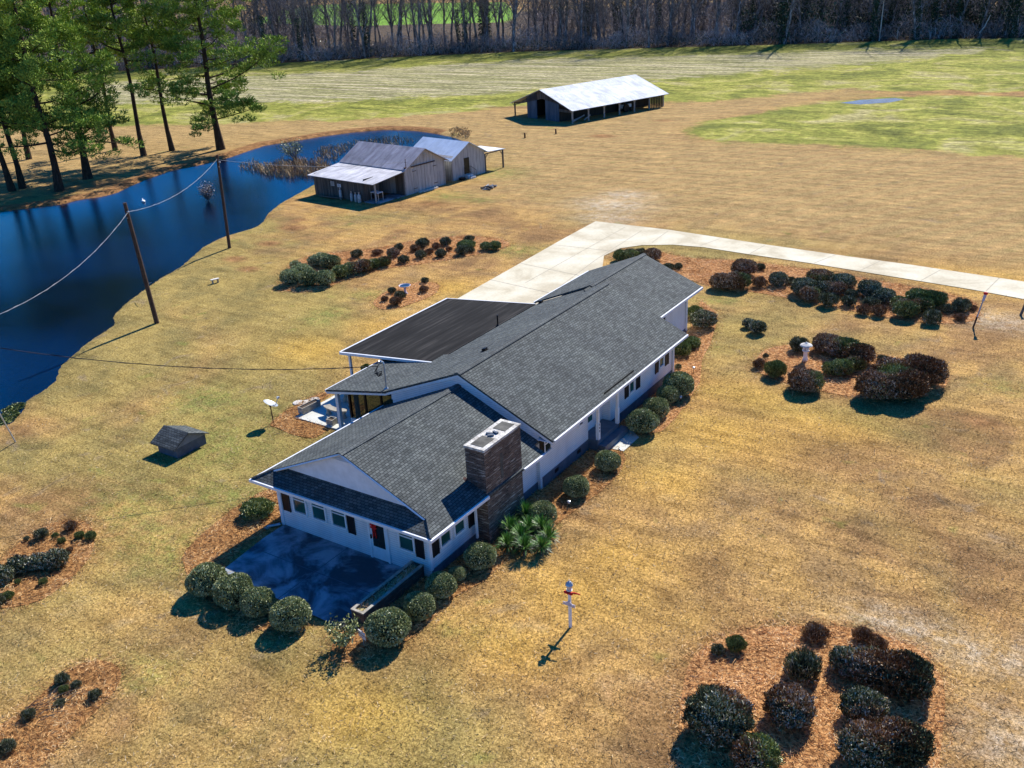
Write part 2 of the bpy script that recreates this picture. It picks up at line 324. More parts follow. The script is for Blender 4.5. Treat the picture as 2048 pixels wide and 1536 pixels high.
# ------------------------------------------------------------------ mesh helpers
class MB:
    def __init__(s): s.v = []; s.f = []
    def add(s, vs, fs):
        o = len(s.v); s.v += [tuple(map(float, p)) for p in vs]; s.f += [tuple(i+o for i in f) for f in fs]; return s
    def box(s, x0, x1, y0, y1, z0, z1):
        return s.add([(x0, y0, z0), (x1, y0, z0), (x1, y1, z0), (x0, y1, z0), (x0, y0, z1), (x1, y0, z1), (x1, y1, z1), (x0, y1, z1)],
                     [(3, 2, 1, 0), (4, 5, 6, 7), (0, 1, 5, 4), (1, 2, 6, 5), (2, 3, 7, 6), (3, 0, 4, 7)])
    def lbox(s, O, *a):
        if isinstance(a[0][0], tuple): u, nn = a[0]; a = a[1:]
        else: u, nn = a[0], a[1]; a = a[2:]
        u0, u1, z0, z1, n0, n1 = a
        O = Vector(O); u = Vector(u); nn = Vector(nn); Z = Vector((0, 0, 1))
        P = [O+u*a+nn*b+Z*c for c in (z0, z1) for a, b in ((u0, n0), (u1, n0), (u1, n1), (u0, n1))]
        fs = [(3, 2, 1, 0), (4, 5, 6, 7), (0, 1, 5, 4), (1, 2, 6, 5), (2, 3, 7, 6), (3, 0, 4, 7)]
        if u.cross(nn).z < 0: fs = [tuple(reversed(f)) for f in fs]
        return s.add(P, fs)
    def slab(s, top, th):
        """polygon of top points (ccw seen from above), extruded down by th"""
        k = len(top); bot = [(p[0], p[1], p[2]-th) for p in top]
        return s.add(list(top)+bot, [tuple(range(k)), tuple(reversed(range(k, 2*k)))]+[(i, i+k, (i+1) % k+k, (i+1) % k) for i in range(k)])
    def tube(s, p0, p1, r0, r1=None, k=8, cap=True):
        r1 = r0 if r1 is None else r1
        p0 = Vector(p0); p1 = Vector(p1); d = p1-p0
        if d.length < 1e-6: return s
        q = d.to_track_quat('Z', 'Y'); a = q @ Vector((1, 0, 0)); b = q @ Vector((0, 1, 0))
        ring = lambda c, r: [c+a*(r*math.cos(t*2*math.pi/k))+b*(r*math.sin(t*2*math.pi/k)) for t in range(k)]
        fs = [(i, (i+1) % k, (i+1) % k+k, i+k) for i in range(k)]
        if cap: fs += [tuple(reversed(range(k))), tuple(range(k, 2*k))]
        return s.add(ring(p0, r0)+ring(p1, r1), fs)
    def path(s, pts, rad, k=6):
        for i in range(len(pts)-1):
            r0 = rad[i] if isinstance(rad, (list, tuple)) else rad; r1 = rad[i+1] if isinstance(rad, (list, tuple)) else rad
            s.tube(pts[i], pts[i+1], r0, r1, k, True)
        return s
    def lathe(s, prof, c=(0, 0, 0), k=20):
        vs = []; fs = []
        for r, z in prof:
            vs += [(c[0]+r*math.cos(t*2*math.pi/k), c[1]+r*math.sin(t*2*math.pi/k), c[2]+z) for t in range(k)]
        for j in range(len(prof)-1):
            fs += [(j*k+i, j*k+(i+1) % k, (j+1)*k+(i+1) % k, (j+1)*k+i) for i in range(k)]
        fs += [tuple(reversed(range(k))), tuple((len(prof)-1)*k+i for i in range(k))]
        return s.add(vs, fs)
    def ball(s, c, r, k=10, j=7, sq=(1, 1, 1)):
        prof = [(max(1e-3, math.sin(math.pi*i/j)), -math.cos(math.pi*i/j)) for i in range(j+1)]
        t = MB().lathe(prof, (0, 0, 0), k)
        return s.add([(c[0]+v[0]*r*sq[0], c[1]+v[1]*r*sq[1], c[2]+v[2]*r*sq[2]) for v in t.v], t.f)

def link(o, parent=None):
    sc.collection.objects.link(o)
    if parent is not None: o.parent = parent
    return o
def tag(o, label=None, cat=None, group=None, kind=None):
    if label: o['label'] = label
    if cat: o['category'] = cat
    if group: o['group'] = group
    if kind: o['kind'] = kind
    return o
def empty(name, loc=(0, 0, 0), rz=0):
    o = bpy.data.objects.new(name, None); o.location = loc; o.rotation_euler = (0, 0, rz); o.empty_display_size = .3
    return link(o)
def root_off(parent):
    while parent is not None and parent.parent is not None: parent = parent.parent
    return Vector(parent.location) if parent is not None else Vector((0, 0, 0))
CAM_SCALED = [False]      # when set, main wing points are scaled slightly about the camera position
def wing(p): return (.992*p[0]+.16, .992*p[1]-.185, .992*p[2]+.17) if CAM_SCALED[0] else tuple(p)
SPLIT = {'ridge_cap', 'gable', 'gutter', 'flue', 'corner_board', 'rake_board', 'foundation', 'house_number', 'crawl_vent', 'downspout', 'soffit', 'roof', 'trim_board', 'sill_block', 'loose_brick', 'sunroom_glass', 'inner_wall', 'end_slat', 'railing', 'beam', 'lettering', 'wall'}
def pieces(mb):
    par = list(range(len(mb.v)))
    def fd(a):
        while par[a] != a: par[a] = par[par[a]]; a = par[a]
        return a
    for f in mb.f:
        for b in f[1:]: par[fd(b)] = fd(f[0])
    g = {}
    for i in range(len(mb.v)): g.setdefault(fd(i), []).append(i)
    bx = [[ids, [min(mb.v[i][k] for i in ids)-.03 for k in range(3)], [max(mb.v[i][k] for i in ids)+.03 for k in range(3)]] for ids in g.values()]
    ch = True
    while ch:
        ch = False
        for i in range(len(bx)):
            for j in range(i+1, len(bx)):
                if all(bx[i][1][k] <= bx[j][2][k] and bx[j][1][k] <= bx[i][2][k] for k in range(3)):
                    bx[i] = [bx[i][0]+bx[j][0], [min(bx[i][1][k], bx[j][1][k]) for k in range(3)], [max(bx[i][2][k], bx[j][2][k]) for k in range(3)]]; del bx[j]; ch = True; break
            if ch: break
    if len(bx) < 2: return [mb]
    out = []
    for ids, _, _ in bx:
        m = {v: k for k, v in enumerate(ids)}; n_ = MB(); n_.v = [mb.v[i] for i in ids]; n_.f = [tuple(m[i] for i in f) for f in mb.f if f[0] in m]; out.append(n_)
    return out
def build(mb, name, mat, parent=None, at=None, local=False, smooth=False):
    if name in SPLIT and parent is not None and len(mb.v) < 900:
        os_ = [build1(m, name, mat, parent, at, local, smooth) for m in pieces(mb)]; return os_[0]
    return build1(mb, name, mat, parent, at, local, smooth)
def build1(mb, name, mat, parent=None, at=None, local=False, smooth=False):
    """mesh from an MB; coordinates are world ones unless local; a child keeps its thing's origin"""
    if parent is not None: off = Vector((0, 0, 0)) if local else root_off(parent)
    else: off = Vector(at) if at is not None and not local else Vector((0, 0, 0))
    me = bpy.data.meshes.new(name); me.from_pydata([(x-off.x, y-off.y, z-off.z) for x, y, z in (mb.v if local else map(wing, mb.v))], [], mb.f)
    me.validate(); me.update()
    uvs = me.uv_layers.new(name='UV').data
    co = np.array([v.co for v in me.vertices]) if me.vertices else np.zeros((0, 3)); co = co + np.array(off)
    for p in me.polygons:
        nn = p.normal
        if abs(nn.z) > .999: u = Vector((1, 0, 0)); v = Vector((0, 1, 0))
        else: u = Vector((0, 0, 1)).cross(nn).normalized(); v = nn.cross(u)
        for li in p.loop_indices:
            c = Vector(co[me.loops[li].vertex_index]); uvs[li].uv = (c.dot(u), c.dot(v))
        p.use_smooth = smooth
    me.materials.append(MATS[mat])
    o = bpy.data.objects.new(name, me)
    if parent is None and at is not None: o.location = at
    return link(o, parent)

def quadmesh(name, V, mats, tint, midx=None, extra=None):
    """V: (n,4,3) leaf quads; tint per face; extra: MB appended with material index 1"""
    V = np.asarray(V, dtype=np.float32); nq = len(V)
    ev = np.array(extra.v, dtype=np.float32) if extra else np.zeros((0, 3), np.float32)
    me = bpy.data.meshes.new(name)
    verts = np.concatenate([V.reshape(-1, 3), ev]); me.vertices.add(len(verts)); me.vertices.foreach_set('co', verts.ravel())
    ls = list(range(nq*4)); starts = [i*4 for i in range(nq)]; tot = [4]*nq; cur = nq*4
    if extra:
        for f in extra.f:
            starts.append(cur); tot.append(len(f)); cur += len(f); ls += [i+nq*4 for i in f]
    me.loops.add(len(ls)); me.loops.foreach_set('vertex_index', ls)
    me.polygons.add(len(starts)); me.polygons.foreach_set('loop_start', starts); me.polygons.foreach_set('loop_total', tot)
    mi = np.zeros(len(starts), np.int32); mi[nq:] = 1
    if midx is not None: mi[:nq] = midx
    me.polygons.foreach_set('material_index', mi)
    me.update(calc_edges=True)
    at = me.attributes.new('tint', 'FLOAT', 'FACE'); t = np.zeros(len(starts), np.float32); t[:nq] = tint; at.data.foreach_set('value', t)
    for m in mats: me.materials.append(MATS[m])
    return me

def leaves(P, D, L, W, rng, spread=.6):
    """quads at P, long axis near D (n,3) with random spread"""
    n_ = len(P); D = D + rng.normal(0, spread, (n_, 3)); D /= np.linalg.norm(D, axis=1)[:, None]+1e-9
    B = np.cross(D, rng.normal(0, 1, (n_, 3))); B /= np.linalg.norm(B, axis=1)[:, None]+1e-9
    L = np.asarray(L).reshape(-1, 1)*.5; W = np.asarray(W).reshape(-1, 1)*.5
    return np.stack([P-D*L-B*W*.7, P-D*L+B*W*.7, P+D*L+B*W, P+D*L-B*W], axis=1)

def sph(n_, rng, up=-.35):
    d = rng.normal(0, 1, (int(n_*1.7)+20, 3)); d /= np.linalg.norm(d, axis=1)[:, None]; d = d[d[:, 2] > up][:n_]; return d

# ------------------------------------------------------------------ ground, pond
def poly_sd(px, py, poly):
    poly = np.array(poly); n_ = len(poly); d2 = np.full(px.shape, 1e18); ins = np.zeros(px.shape, bool)
    for i in range(n_):
        a = poly[i]; b = poly[(i+1) % n_]; ab = b-a
        t = np.clip(((px-a[0])*ab[0]+(py-a[1])*ab[1])/(ab@ab+1e-12), 0, 1)
        d2 = np.minimum(d2, (px-a[0]-t*ab[0])**2+(py-a[1]-t*ab[1])**2)
        c = (a[1] > py) != (b[1] > py)
        with np.errstate(divide='ignore', invalid='ignore'):
            ins ^= c & (px < (b[0]-a[0])*(py-a[1])/(b[1]-a[1]+1e-12)+a[0])
    d = np.sqrt(d2); return np.where(ins, d, -d)
POND = gpoly([(-400, 900), (-100, 860), (0, 847), (20, 839), (44, 813), (51, 793), (81, 776), (108, 756), (118, 725), (146, 702), (169, 681),
              (203, 659), (228, 643), (224, 626), (250, 600), (288, 573), (322, 549), (359, 529), (382, 509), (406, 488), (440, 471),
              (474, 461), (508, 451), (524, 440), (535, 422), (560, 402), (595, 383), (632, 362), (690, 335), (780, 305), (870, 292), (933, 281),
              (902, 270), (865, 263), (828, 258), (767, 256), (706, 261), (645, 269), (597, 277), (531, 287), (500, 297), (469, 308),
              (434, 318), (390, 328), (344, 337), (297, 353), (266, 366), (234, 381), (203, 389), (156, 395), (125, 404), (78, 409),
              (0, 419), (-150, 432), (-400, 455)])
F_LOW = gpoly([(1345, 266), (1420, 243), (1500, 228), (1640, 206), (1750, 196), (1900, 191), (2300, 200), (2300, 335), (2048, 316), (1900, 304), (1700, 291), (1500, 284), (1390, 276)])
F_UP = gpoly([(-600, 262), (0, 258), (200, 255), (280, 250), (480, 247), (560, 240), (680, 242), (850, 230), (1000, 214), (1200, 208), (1340, 203),
              (1450, 203), (1600, 184), (1700, 177), (1760, 184), (1900, 181), (2300, 190), (2300, 60), (1900, 70), (1500, 78), (1024, 95), (560, 120), (0, 150), (-600, 185)])
STRIP = gpoly([(200, 165), (560, 150), (1024, 122), (1400, 110), (1800, 98), (2000, 100), (1780, 124), (1400, 152), (1100, 176), (960, 190), (560, 205), (100, 205)])
TREE_EDGE = gpoly([(-900, 190), (-300, 165), (0, 150), (300, 140), (560, 126), (800, 114), (1024, 104), (1300, 96), (1600, 88), (1900, 78), (2048, 76), (2300, 70)])
_te = np.array(TREE_EDGE); _dir = _te[-1]-_te[0]; _dir /= np.linalg.norm(_dir); _nrm = np.array([-_dir[1], _dir[0]])
if _nrm[1] < 0: _nrm = -_nrm
FARG = gpoly([(500, 45), (560, 22), (640, 9), (800, 7), (1010, 4), (1030, 25), (1020, 44), (700, 52)])
WOODS = [tuple(p) for p in _te]+[tuple(p+_nrm*k) for p, k in zip(_te[::-1], [700]*len(_te))]
LAWN_RED = gpoly([(-300, 262), (560, 243), (1000, 218), (1345, 206), (1720, 180), (1400, 250), (1380, 280), (1700, 296), (2200, 320), (2200, 560), (1600, 470), (1180, 440), (950, 380), (980, 300), (640, 268), (450, 300), (0, 400), (-300, 420)])

def lines(segs):
    out = []
    for a, b, st in segs: out += list(np.arange(a, b, st))
    return np.array(out+[segs[-1][1]])
gx_ = lines([(-3000, -1000, 400), (-1000, -400, 60), (-400, -110, 5), (-110, -20, .75), (-20, 60, 2.5), (60, 400, 30), (400, 3000, 400)])
gy_ = lines([(-1500, -200, 200), (-200, -20, 12), (-20, 90, .75), (90, 230, 2.2), (230, 600, 8), (600, 3500, 300)])
X, Y = np.meshgrid(gx_, gy_); X = X.ravel(); Y = Y.ravel()
sdp = poly_sd(X, Y, POND)
ss = lambda t: np.clip(t, 0, 1)**2*(3-2*np.clip(t, 0, 1))
Z = -.75*ss((sdp+.9)/2.4)
nx, ny = len(gx_), len(gy_)
idx = np.arange(nx*ny).reshape(ny, nx)
F = np.stack([idx[:-1, :-1], idx[:-1, 1:], idx[1:, 1:], idx[1:, :-1]], -1).reshape(-1, 4)
me = bpy.data.meshes.new('ground')
me.vertices.add(nx*ny); me.vertices.foreach_set('co', np.stack([X, Y, Z], 1).astype(np.float32).ravel())
me.loops.add(F.size); me.loops.foreach_set('vertex_index', F.ravel().astype(np.int32))
me.polygons.add(len(F)); me.polygons.foreach_set('loop_start', (np.arange(len(F))*4).astype(np.int32)); me.polygons.foreach_set('loop_total', np.full(len(F), 4, np.int32))
me.update(calc_edges=True)
def msk(poly, wd): return ss(.5+poly_sd(X, Y, poly)/wd)
zr = np.maximum(msk(F_LOW, 15), msk(F_UP, 16)); zg = msk(STRIP, 40); zw = msk(WOODS, 4)
farg = msk(FARG, 12); zw = zw*(1-farg)
beyond = ss(((X-_te[3][0])*_nrm[0]+(Y-_te[3][1])*_nrm[1]-160)/20); zw = zw*(1-beyond*.6)
spots_ = np.zeros_like(X)
for (sx, sy, r_) in ((585, 456, 1.5), (540, 487, 1.3), (470, 518, 1.2), (498, 538, 1.1), (866, 407, 1.6), (925, 474, 1.0), (800, 462, .8), (1985, 850, 1.4), (1205, 272, 1.8), (1330, 240, 1.6), (600, 440, .8)):
    c_ = gp(sx, sy); spots_ = np.maximum(spots_, .75*np.exp(-(((X-c_[0])/(r_*1.5))**2+((Y-c_[1])/r_)**2)))
def blobs(L_):
    out = np.zeros_like(X)
    for (sx, sy, r_) in L_:
        c_ = gp(sx, sy); out = np.maximum(out, .8*np.exp(-(((X-c_[0])/(r_*1.3))**2+((Y-c_[1])/r_)**2)))
    return out
za = blobs([(2010, 1440, 1.0), (1990, 1320, .8), (1900, 1292, .9), (1225, 410, 2.6), (1215, 435, 1.8), (2040, 1500, 1.0), (1990, 640, 1.6), (2035, 1330, .9), (1250, 390, 1.6), (1750, 1230, .8)])
zb_ = blobs([(1450, 870, 2.6), (1330, 960, 1.6), (1170, 1190, 2.2), (1010, 1290, 1.6), (1480, 790, 1.8), (900, 575, 2.0), (1640, 850, 1.8), (1250, 1120, 1.6), (770, 660, 2), (620, 700, 2.2), (560, 380, 1.8), (1950, 560, 3), (700, 1420, 1.6)])
zc_ = blobs([(660, 628, 1.2), (560, 830, 1.2), (330, 1090, 2.0), (270, 1335, 1.1), (1542, 960, .55), (440, 890, 2.4), (410, 800, 1.8), (995, 345, 2.6), (900, 392, 2.0), (870, 1245, .8), (740, 590, 1.2), (1430, 600, .8), (420, 990, 1.4), (640, 640, 1.0), (240, 1010, 1.6), (960, 400, 1.2), (2040, 780, 1.2), (1030, 500, 1.6), (520, 1000, .8)])
for nm, arr in (('zone_c', (za, zb_, zc_)), ('zone', (zr, zg, zw)), ('zone_b', (farg, np.maximum(ss((sdp+3.2)/2.6)*(Y > 20)*(X < -60), spots_), msk(LAWN_RED, 12)))):
    a = me.attributes.new(nm, 'FLOAT_COLOR', 'POINT')
    a.data.foreach_set('color', np.stack([*arr, np.ones_like(X)], 1).astype(np.float32).ravel())
me.materials.append(MATS['lawn']); me.polygons.foreach_set('use_smooth', [True]*len(F))
tag(link(bpy.data.objects.new('ground', me)), kind='structure')

mb = MB(); wz = -.24; mb.add([(-140, -60, wz), (-12, -60, wz), (-12, 100, wz), (-140, 100, wz)], [(0, 1, 2, 3)])
# water only where the pond bed is sunk: clip to the pond's surroundings
pw = MB(); pts = [(x, y, wz) for x, y in POND]
c_ = np.array(POND).mean(0)
pl = MB()
from mathutils.geometry import tessellate_polygon
def grow(poly, d):
    P = np.array(poly); n_ = len(P); area = sum(P[i][0]*P[(i+1) % n_][1]-P[(i+1) % n_][0]*P[i][1] for i in range(n_)); sg = 1 if area > 0 else -1
    out = []
    for i in range(n_):
        t = P[(i+1) % n_]-P[i-1]; t = t/(np.linalg.norm(t)+1e-9); out.append((P[i][0]+sg*t[1]*d, P[i][1]-sg*t[0]*d))
    return out
def sheet(poly, z, name, mat, parent=None, d=0):
    P = grow(poly, d) if d else poly
    tri = tessellate_polygon([[Vector((x, y, 0)) for x, y in P]])
    m = MB(); fs = []
    for a, b, c in tri:
        A, B, C_ = P[a], P[b], P[c]
        fs.append((a, b, c) if (B[0]-A[0])*(C_[1]-A[1])-(B[1]-A[1])*(C_[0]-A[0]) > 0 else (a, c, b))
    m.add([(x, y, z) for x, y in P], fs)
    return build(m, name, mat, parent)
tag(sheet(POND, wz, 'pond_water', 'water', d=.5), kind='structure')
pud = gpoly([(1680, 206), (1720, 200), (1790, 196), (1810, 199), (1780, 205), (1720, 209)])
plain('puddle', (.14, .18, .23), .25, var=.35, sc_=.8); tag(sheet(pud, .012, 'puddle_water', 'puddle'), kind='structure')

# driveway
DR = gpoly([(1191, 443), (1337, 460), (1527, 489), (1700, 514), (1821, 530), (2048, 564), (2500, 632), (2500, 676), (2048, 599), (1945, 580), (1780, 553), (1614, 526), (1490, 508), (1407, 495),
            (1345, 490), (1283, 491), (1241, 497), (1208, 512)])+[(-8.3, 27.9), (-8.05, 22), (-8.05, 12.2), (-14.4, 12.2), (-14.6, 20.0)]+gpoly([(913, 599), (1044, 525), (1123, 480)])
drv = sheet(DR, .03, 'driveway', 'concrete_drive'); tag(drv, kind='structure')
mb = MB()
def strip(a, b, wd, z):
    a = Vector((*a, z)); b = Vector((*b, z)); t = (b-a).normalized(); s_ = Vector((-t.y, t.x, 0))*wd*.5
    mb.add([a-s_, b-s_, b+s_, a+s_], [(0, 1, 2, 3)])
for (x0, y0, x1, y1) in [(1304, 486, 1337, 462), (1400, 492, 1440, 478), (1500, 508, 1530, 491), (1628, 527, 1672, 510), (1722, 541, 1760, 523), (1842, 562, 1880, 541), (1972, 583, 1998, 557),
                         (980, 560, 1115, 590), (1040, 527, 1160, 552), (1105, 490, 1225, 503), (1085, 600, 1192, 520), (1050, 567, 1250, 455), (1192, 520, 1283, 462)]:
    strip(gp(x0, y0), gp(x1, y1), .05, .036)
tag(build(mb, 'driveway_joints', 'joint_dark'), kind='structure')
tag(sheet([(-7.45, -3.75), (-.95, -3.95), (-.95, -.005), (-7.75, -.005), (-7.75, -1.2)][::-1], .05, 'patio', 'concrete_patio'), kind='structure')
mb = MB()
for a_, b_ in (((-7.5, -1.9), (-.95, -1.9)), ((-4.2, -.02), (-4.2, -3.85))): strip(a_, b_, .035, .056)
tag(build(mb, 'patio_joints', 'foundation_paint'), kind='structure')
tag(build(MB().box(-14.8, -8.6, 7.7, 11.6, -.05, .07), 'side_patio', 'concrete_light'), kind='structure')
tag(sheet(gpoly([(1214, 896), (1246, 903), (1276, 876), (1262, 862), (1240, 860)]), .045, 'entry_path', 'concrete_light', d=.05), kind='structure')

# ------------------------------------------------------------------ the ranch house
EZ = 2.36; OV = .68; W = 7.77; RX = -3.885; RZ = 4.40; S1 = (RZ-EZ)/(W/2+OV)
house = empty('ranch_house', (-4, 10, 0))
tag(house, 'long low white sided ranch house with dark shingle roofs and a brick chimney', 'house')
H = house
YM = 7.68     # rake edge of the main gable
# walls
mb = MB()
mb.box(-W, 0, 0, 7.6, .02, 2.3)                      # front wing
build(mb, 'wall', 'siding', H)
CAM_SCALED[0] = True
mb = MB(); mb.box(-8.0, 0, 7.73, 11.98, -.15, 2.5); mb.box(-8.0, -.42, 11.98, 14.15, -.15, 2.5); mb.box(-8.0, 0, 14.15, 21.35, -.15, 2.5)
build(mb, 'wall', 'siding', H)
mb = MB(); mb.box(-8.0, -1.95, 21.35, 27.5, -.15, 2.75); build(mb, 'wall', 'siding', H)
# dark foundation strips
CAM_SCALED[0] = False
mb = MB(); mb.box(-.3, .025, .03, 7.6, 0, .38); build(mb, 'foundation', 'foundation_paint', H); CAM_SCALED[0] = True
mb = MB(); mb.box(-.3, .025, 7.9, 11.97, -.15, .4); mb.box(-.3, .025, 14.16, 21.37, -.15, .36); mb.box(-2.2, -1.925, 21.4, 27.52, -.15, .3)
build(mb, 'foundation', 'foundation_paint', H)
# corner boards
CAM_SCALED[0] = False
mb = MB()
for (x, y) in ((0, 0), (-W, 0)): mb.box(x-.09, x+.03 if x == 0 else x+.09, y-.035, y+.1, .36 if x == 0 else .03, 2.44)
build(mb, 'corner_board', 'trim', H)
CAM_SCALED[0] = True
mb = MB(); mb.box(-.1, .035, 21.25, 21.385, .3, 2.44); mb.box(-2.05, -1.915, 27.4, 27.53, .3, 2.6)
build(mb, 'corner_board', 'trim', H)

def roof_part(name, polys, th=.10, mat='shingle'):
    m = MB()
    for p in polys: m.slab(p, th)
    return build(m, name, mat, H)
CAM_SCALED[0] = False
def zr_(x): return RZ-S1*abs(x-RX)
gy0 = -.06
e = OV
# front wing roof : two long slopes and the hip skirt under the gablet
xa = gy0; 
roof_part('roof', [
    [(OV, -OV, EZ), (OV, 7.1, EZ-.185), (.17, 7.1, zr_(.17)-.185), (.17, 7.7, zr_(.17)-.2), (RX, 7.7, RZ-.2), (RX, gy0, RZ), (gy0*-1-.0, gy0, zr_(.06))],
    [(-W-OV, 7.7, EZ-.2), (-W-OV, -OV, EZ), (-W-.06, gy0, zr_(-W-.06)), (RX, gy0, RZ), (RX, 7.7, RZ-.2)],
    [(-W-OV, -OV, EZ), (OV, -OV, EZ), (-.2, .2, EZ+S1*(.91)), (-W+.2, .2, EZ+S1*(.91))]])
g_ = MB(); zb = EZ+S1*(OV+.15)
g_.add([(-.25, .16, zb), (-W+.25, .16, zb), (RX, .16, RZ-.06), (-.25, .3, zb), (-W+.25, .3, zb), (RX, .3, RZ-.06)], [(0, 2, 1), (3, 4, 5), (0, 3, 5, 2), (1, 2, 5, 4)])
gab = build(g_, 'gable', 'soffit', H)
v_ = MB(); hz = .42
v_.add([(RX, .145, RZ-.14), (RX-hz/S1*.9, .145, RZ-.14-hz*.9), (RX+hz/S1*.9, .145, RZ-.14-hz*.9)], [(0, 1, 2)])
for k in range(7):
    zz = RZ-.14-hz*.9+.03+k*.05; hw = (RZ-.14-zz)/S1-.06
    if hw > .05: v_.box(RX-hw, RX+hw, .115, .14, zz, zz+.02)
build(v_, 'gable_vent', 'trim', gab)
# rake trim of the gablet
mb = MB()
for sgn in (-1, 1):
    x1 = RX+sgn*(W/2+.04)
    mb.tube((RX, gy0-.015, RZ-.07), (x1, gy0-.015, zr_(x1)-.07), .045, None, 4)
build(mb, 'rake_board', 'trim', H)
# main roof
CAM_SCALED[0] = True
EZF, OVF = EZ, OV; EZ = 2.45; OV = .71
PZ = 4.63; MX = -4.04; SR = (PZ-EZ)/(OV-MX); SL = .407
LX = -8.4; LZ = PZ-SL*(MX-LX)
roof_part('roof', [
    [(OV, YM, EZ+.012), (OV, 21.45, EZ+.012), (MX, 21.45, PZ), (MX, YM, PZ)],
    [(LX, 21.45, LZ), (LX, YM, LZ), (MX, YM, PZ), (MX, 21.45, PZ)]])
PX, PZ2 = -12.25, 2.15
roof_part('porch_roof', [[(PX, 12.75, PZ2), (PX, YM, PZ2), (LX+.03, YM, LZ-.012), (LX+.03, 12.75, LZ-.012)]])
g_ = MB()
def gable_wall(m, y0, y1, xl, xr, xm, ztop, zl, zr, zbase):
    m.add([(xl, y0, zbase), (xr, y0, zbase), (xr, y0, zr), (xm, y0, ztop), (xl, y0, zl), (xl, y1, zbase), (xr, y1, zbase), (xr, y1, zr), (xm, y1, ztop), (xl, y1, zl)],
          [(0, 1, 2, 3, 4), (9, 8, 7, 6, 5), (0, 5, 6, 1), (1, 6, 7, 2), (2, 7, 8, 3), (3, 8, 9, 4), (4, 9, 5, 0)])
gable_wall(g_, 7.722, 8.0, -8.05, -.01, MX, PZ-.12, PZ-.12-SL*(8.05+MX), PZ-.12-SR*(-.01-MX), 2.5)
gable_wall(g_, 21.1, 21.3, -8.0, -.05, MX, PZ-.12, PZ-.12-SL*(8+MX), PZ-.12-SR*(-.05-MX), 2.5)
build(g_, 'gable', 'siding', H)
mb = MB()
for (xa_, za_, xb_, zb_) in ((MX, PZ, OV, EZ), (MX, PZ, LX, LZ), (LX, LZ, PX, PZ2)):
    y = YM+.008; t_ = .095; d = .22; k_ = .03
    mb.add([(xa_, y, za_-t_), (xb_, y, zb_-t_), (xb_, y, zb_-d), (xa_, y, za_-d), (xa_, y+k_, za_-t_), (xb_, y+k_, zb_-t_), (xb_, y+k_, zb_-d), (xa_, y+k_, za_-d)],
           [(3, 2, 1, 0), (4, 5, 6, 7), (0, 1, 5, 4), (1, 2, 6, 5), (2, 3, 7, 6), (3, 0, 4, 7)])
build(mb, 'rake_board', 'trim', H)
# soffit closing the main gable's corner on the right
build(MB().box(.0, OV-.02, YM, 21.4, EZ-.14, EZ-.10), 'soffit', 'soffit', H)
# far part
QX, QZ, QE, QZE = -5.0, 4.36, -1.24, 2.83
sq = (QZ-QZE)/(QE-QX)
roof_part('roof', [
    [(QE, 20.6, QZE), (QE, 27.95, QZE), (QX, 27.95, QZ), (QX, 20.6, QZ)],
    [(2*QX-QE, 27.95, QZE), (2*QX-QE, 21.46, QZE), (QX, 21.46, QZ), (QX, 27.95, QZ)]])
g_ = MB(); gable_wall(g_, 27.3, 27.49, -8.0, -1.97, QX, QZ-.12, QZ-.12-sq*3.0, QZ-.12-sq*3.03, 2.7); build(g_, 'gable', 'siding', H)
# ridge caps
CAM_SCALED[0] = False; mb = MB()
for sgn in (-1, 1): mb.slab([(RX, -.14, RZ+.05), (RX+sgn*.17, -.14, RZ+.05-.17*S1), (RX+sgn*.17, 7.6, RZ-.15-.17*S1), (RX, 7.6, RZ-.15)][::sgn], .03)
for sgn in (-1, 1):   # hip caps
    xe = RX+sgn*(W/2+OVF); xi = RX+sgn*(W/2+.02)
    mb.tube((xe, -OVF, EZF+.005), (xi, -.03, EZF+S1*(OVF-.02)+.005), .055, .055, 5)
build(mb, 'ridge_cap', 'cap_shingle', H)
CAM_SCALED[0] = True; mb = MB()
for (x, z, y0, y1, sl_) in ((MX, PZ, YM-.03, 21.48, .43), (QX, QZ, 21.3, 27.98, .407)):
    for sgn in (-1, 1):
        mb.slab([(x, y0, z+.05), (x+sgn*.17, y0, z+.05-.17*sl_), (x+sgn*.17, y1, z+.05-.17*sl_), (x, y1, z+.05)][::sgn], .03)
build(mb, 'ridge_cap', 'cap_shingle', H)
# gutters and fascia
CAM_SCALED[0] = False
mb = MB()
def gut(m, x0, x1, y0, y1, z0, z1, h=.115):
    m.add([(x0, y0, z0-h), (x1, y0, z0-h), (x1, y1, z1-h), (x0, y1, z1-h), (x0, y0, z0), (x1, y0, z0), (x1, y1, z1), (x0, y1, z1)], [(3, 2, 1, 0), (4, 5, 6, 7), (0, 1, 5, 4), (1, 2, 6, 5), (2, 3, 7, 6), (3, 0, 4, 7)])
gut(mb, OVF, OVF+.09, -OVF, 2.92, EZF-.015, EZF-.085); gut(mb, OVF, OVF+.09, 5.46, 7.1, EZF-.155, EZF-.195)
gut(mb, -W-OVF-.09, -W-OVF, -OVF, 7.6, EZF-.015, EZF-.21)
mb.box(-W-OVF-.09, OVF+.09, -OVF-.08, -OVF, EZF-.13, EZF-.015)
build(mb, 'gutter', 'trim', H)
CAM_SCALED[0] = True
mb = MB(); mb.box(OV+.0, OV+.09, YM+.1, 21.45, EZ-.13, EZ-.015)
mb.box(QE, QE+.09, 21.5, 27.95, QZE-.14, QZE-.015)
mb.box(2*QX-QE-.09, 2*QX-QE, 21.5, 27.95, QZE-.14, QZE-.015)
mb.box(PX-.07, PX, YM, 12.75, PZ2-.14, PZ2-.01)
build(mb, 'gutter', 'trim', H)
CAM_SCALED[0] = False
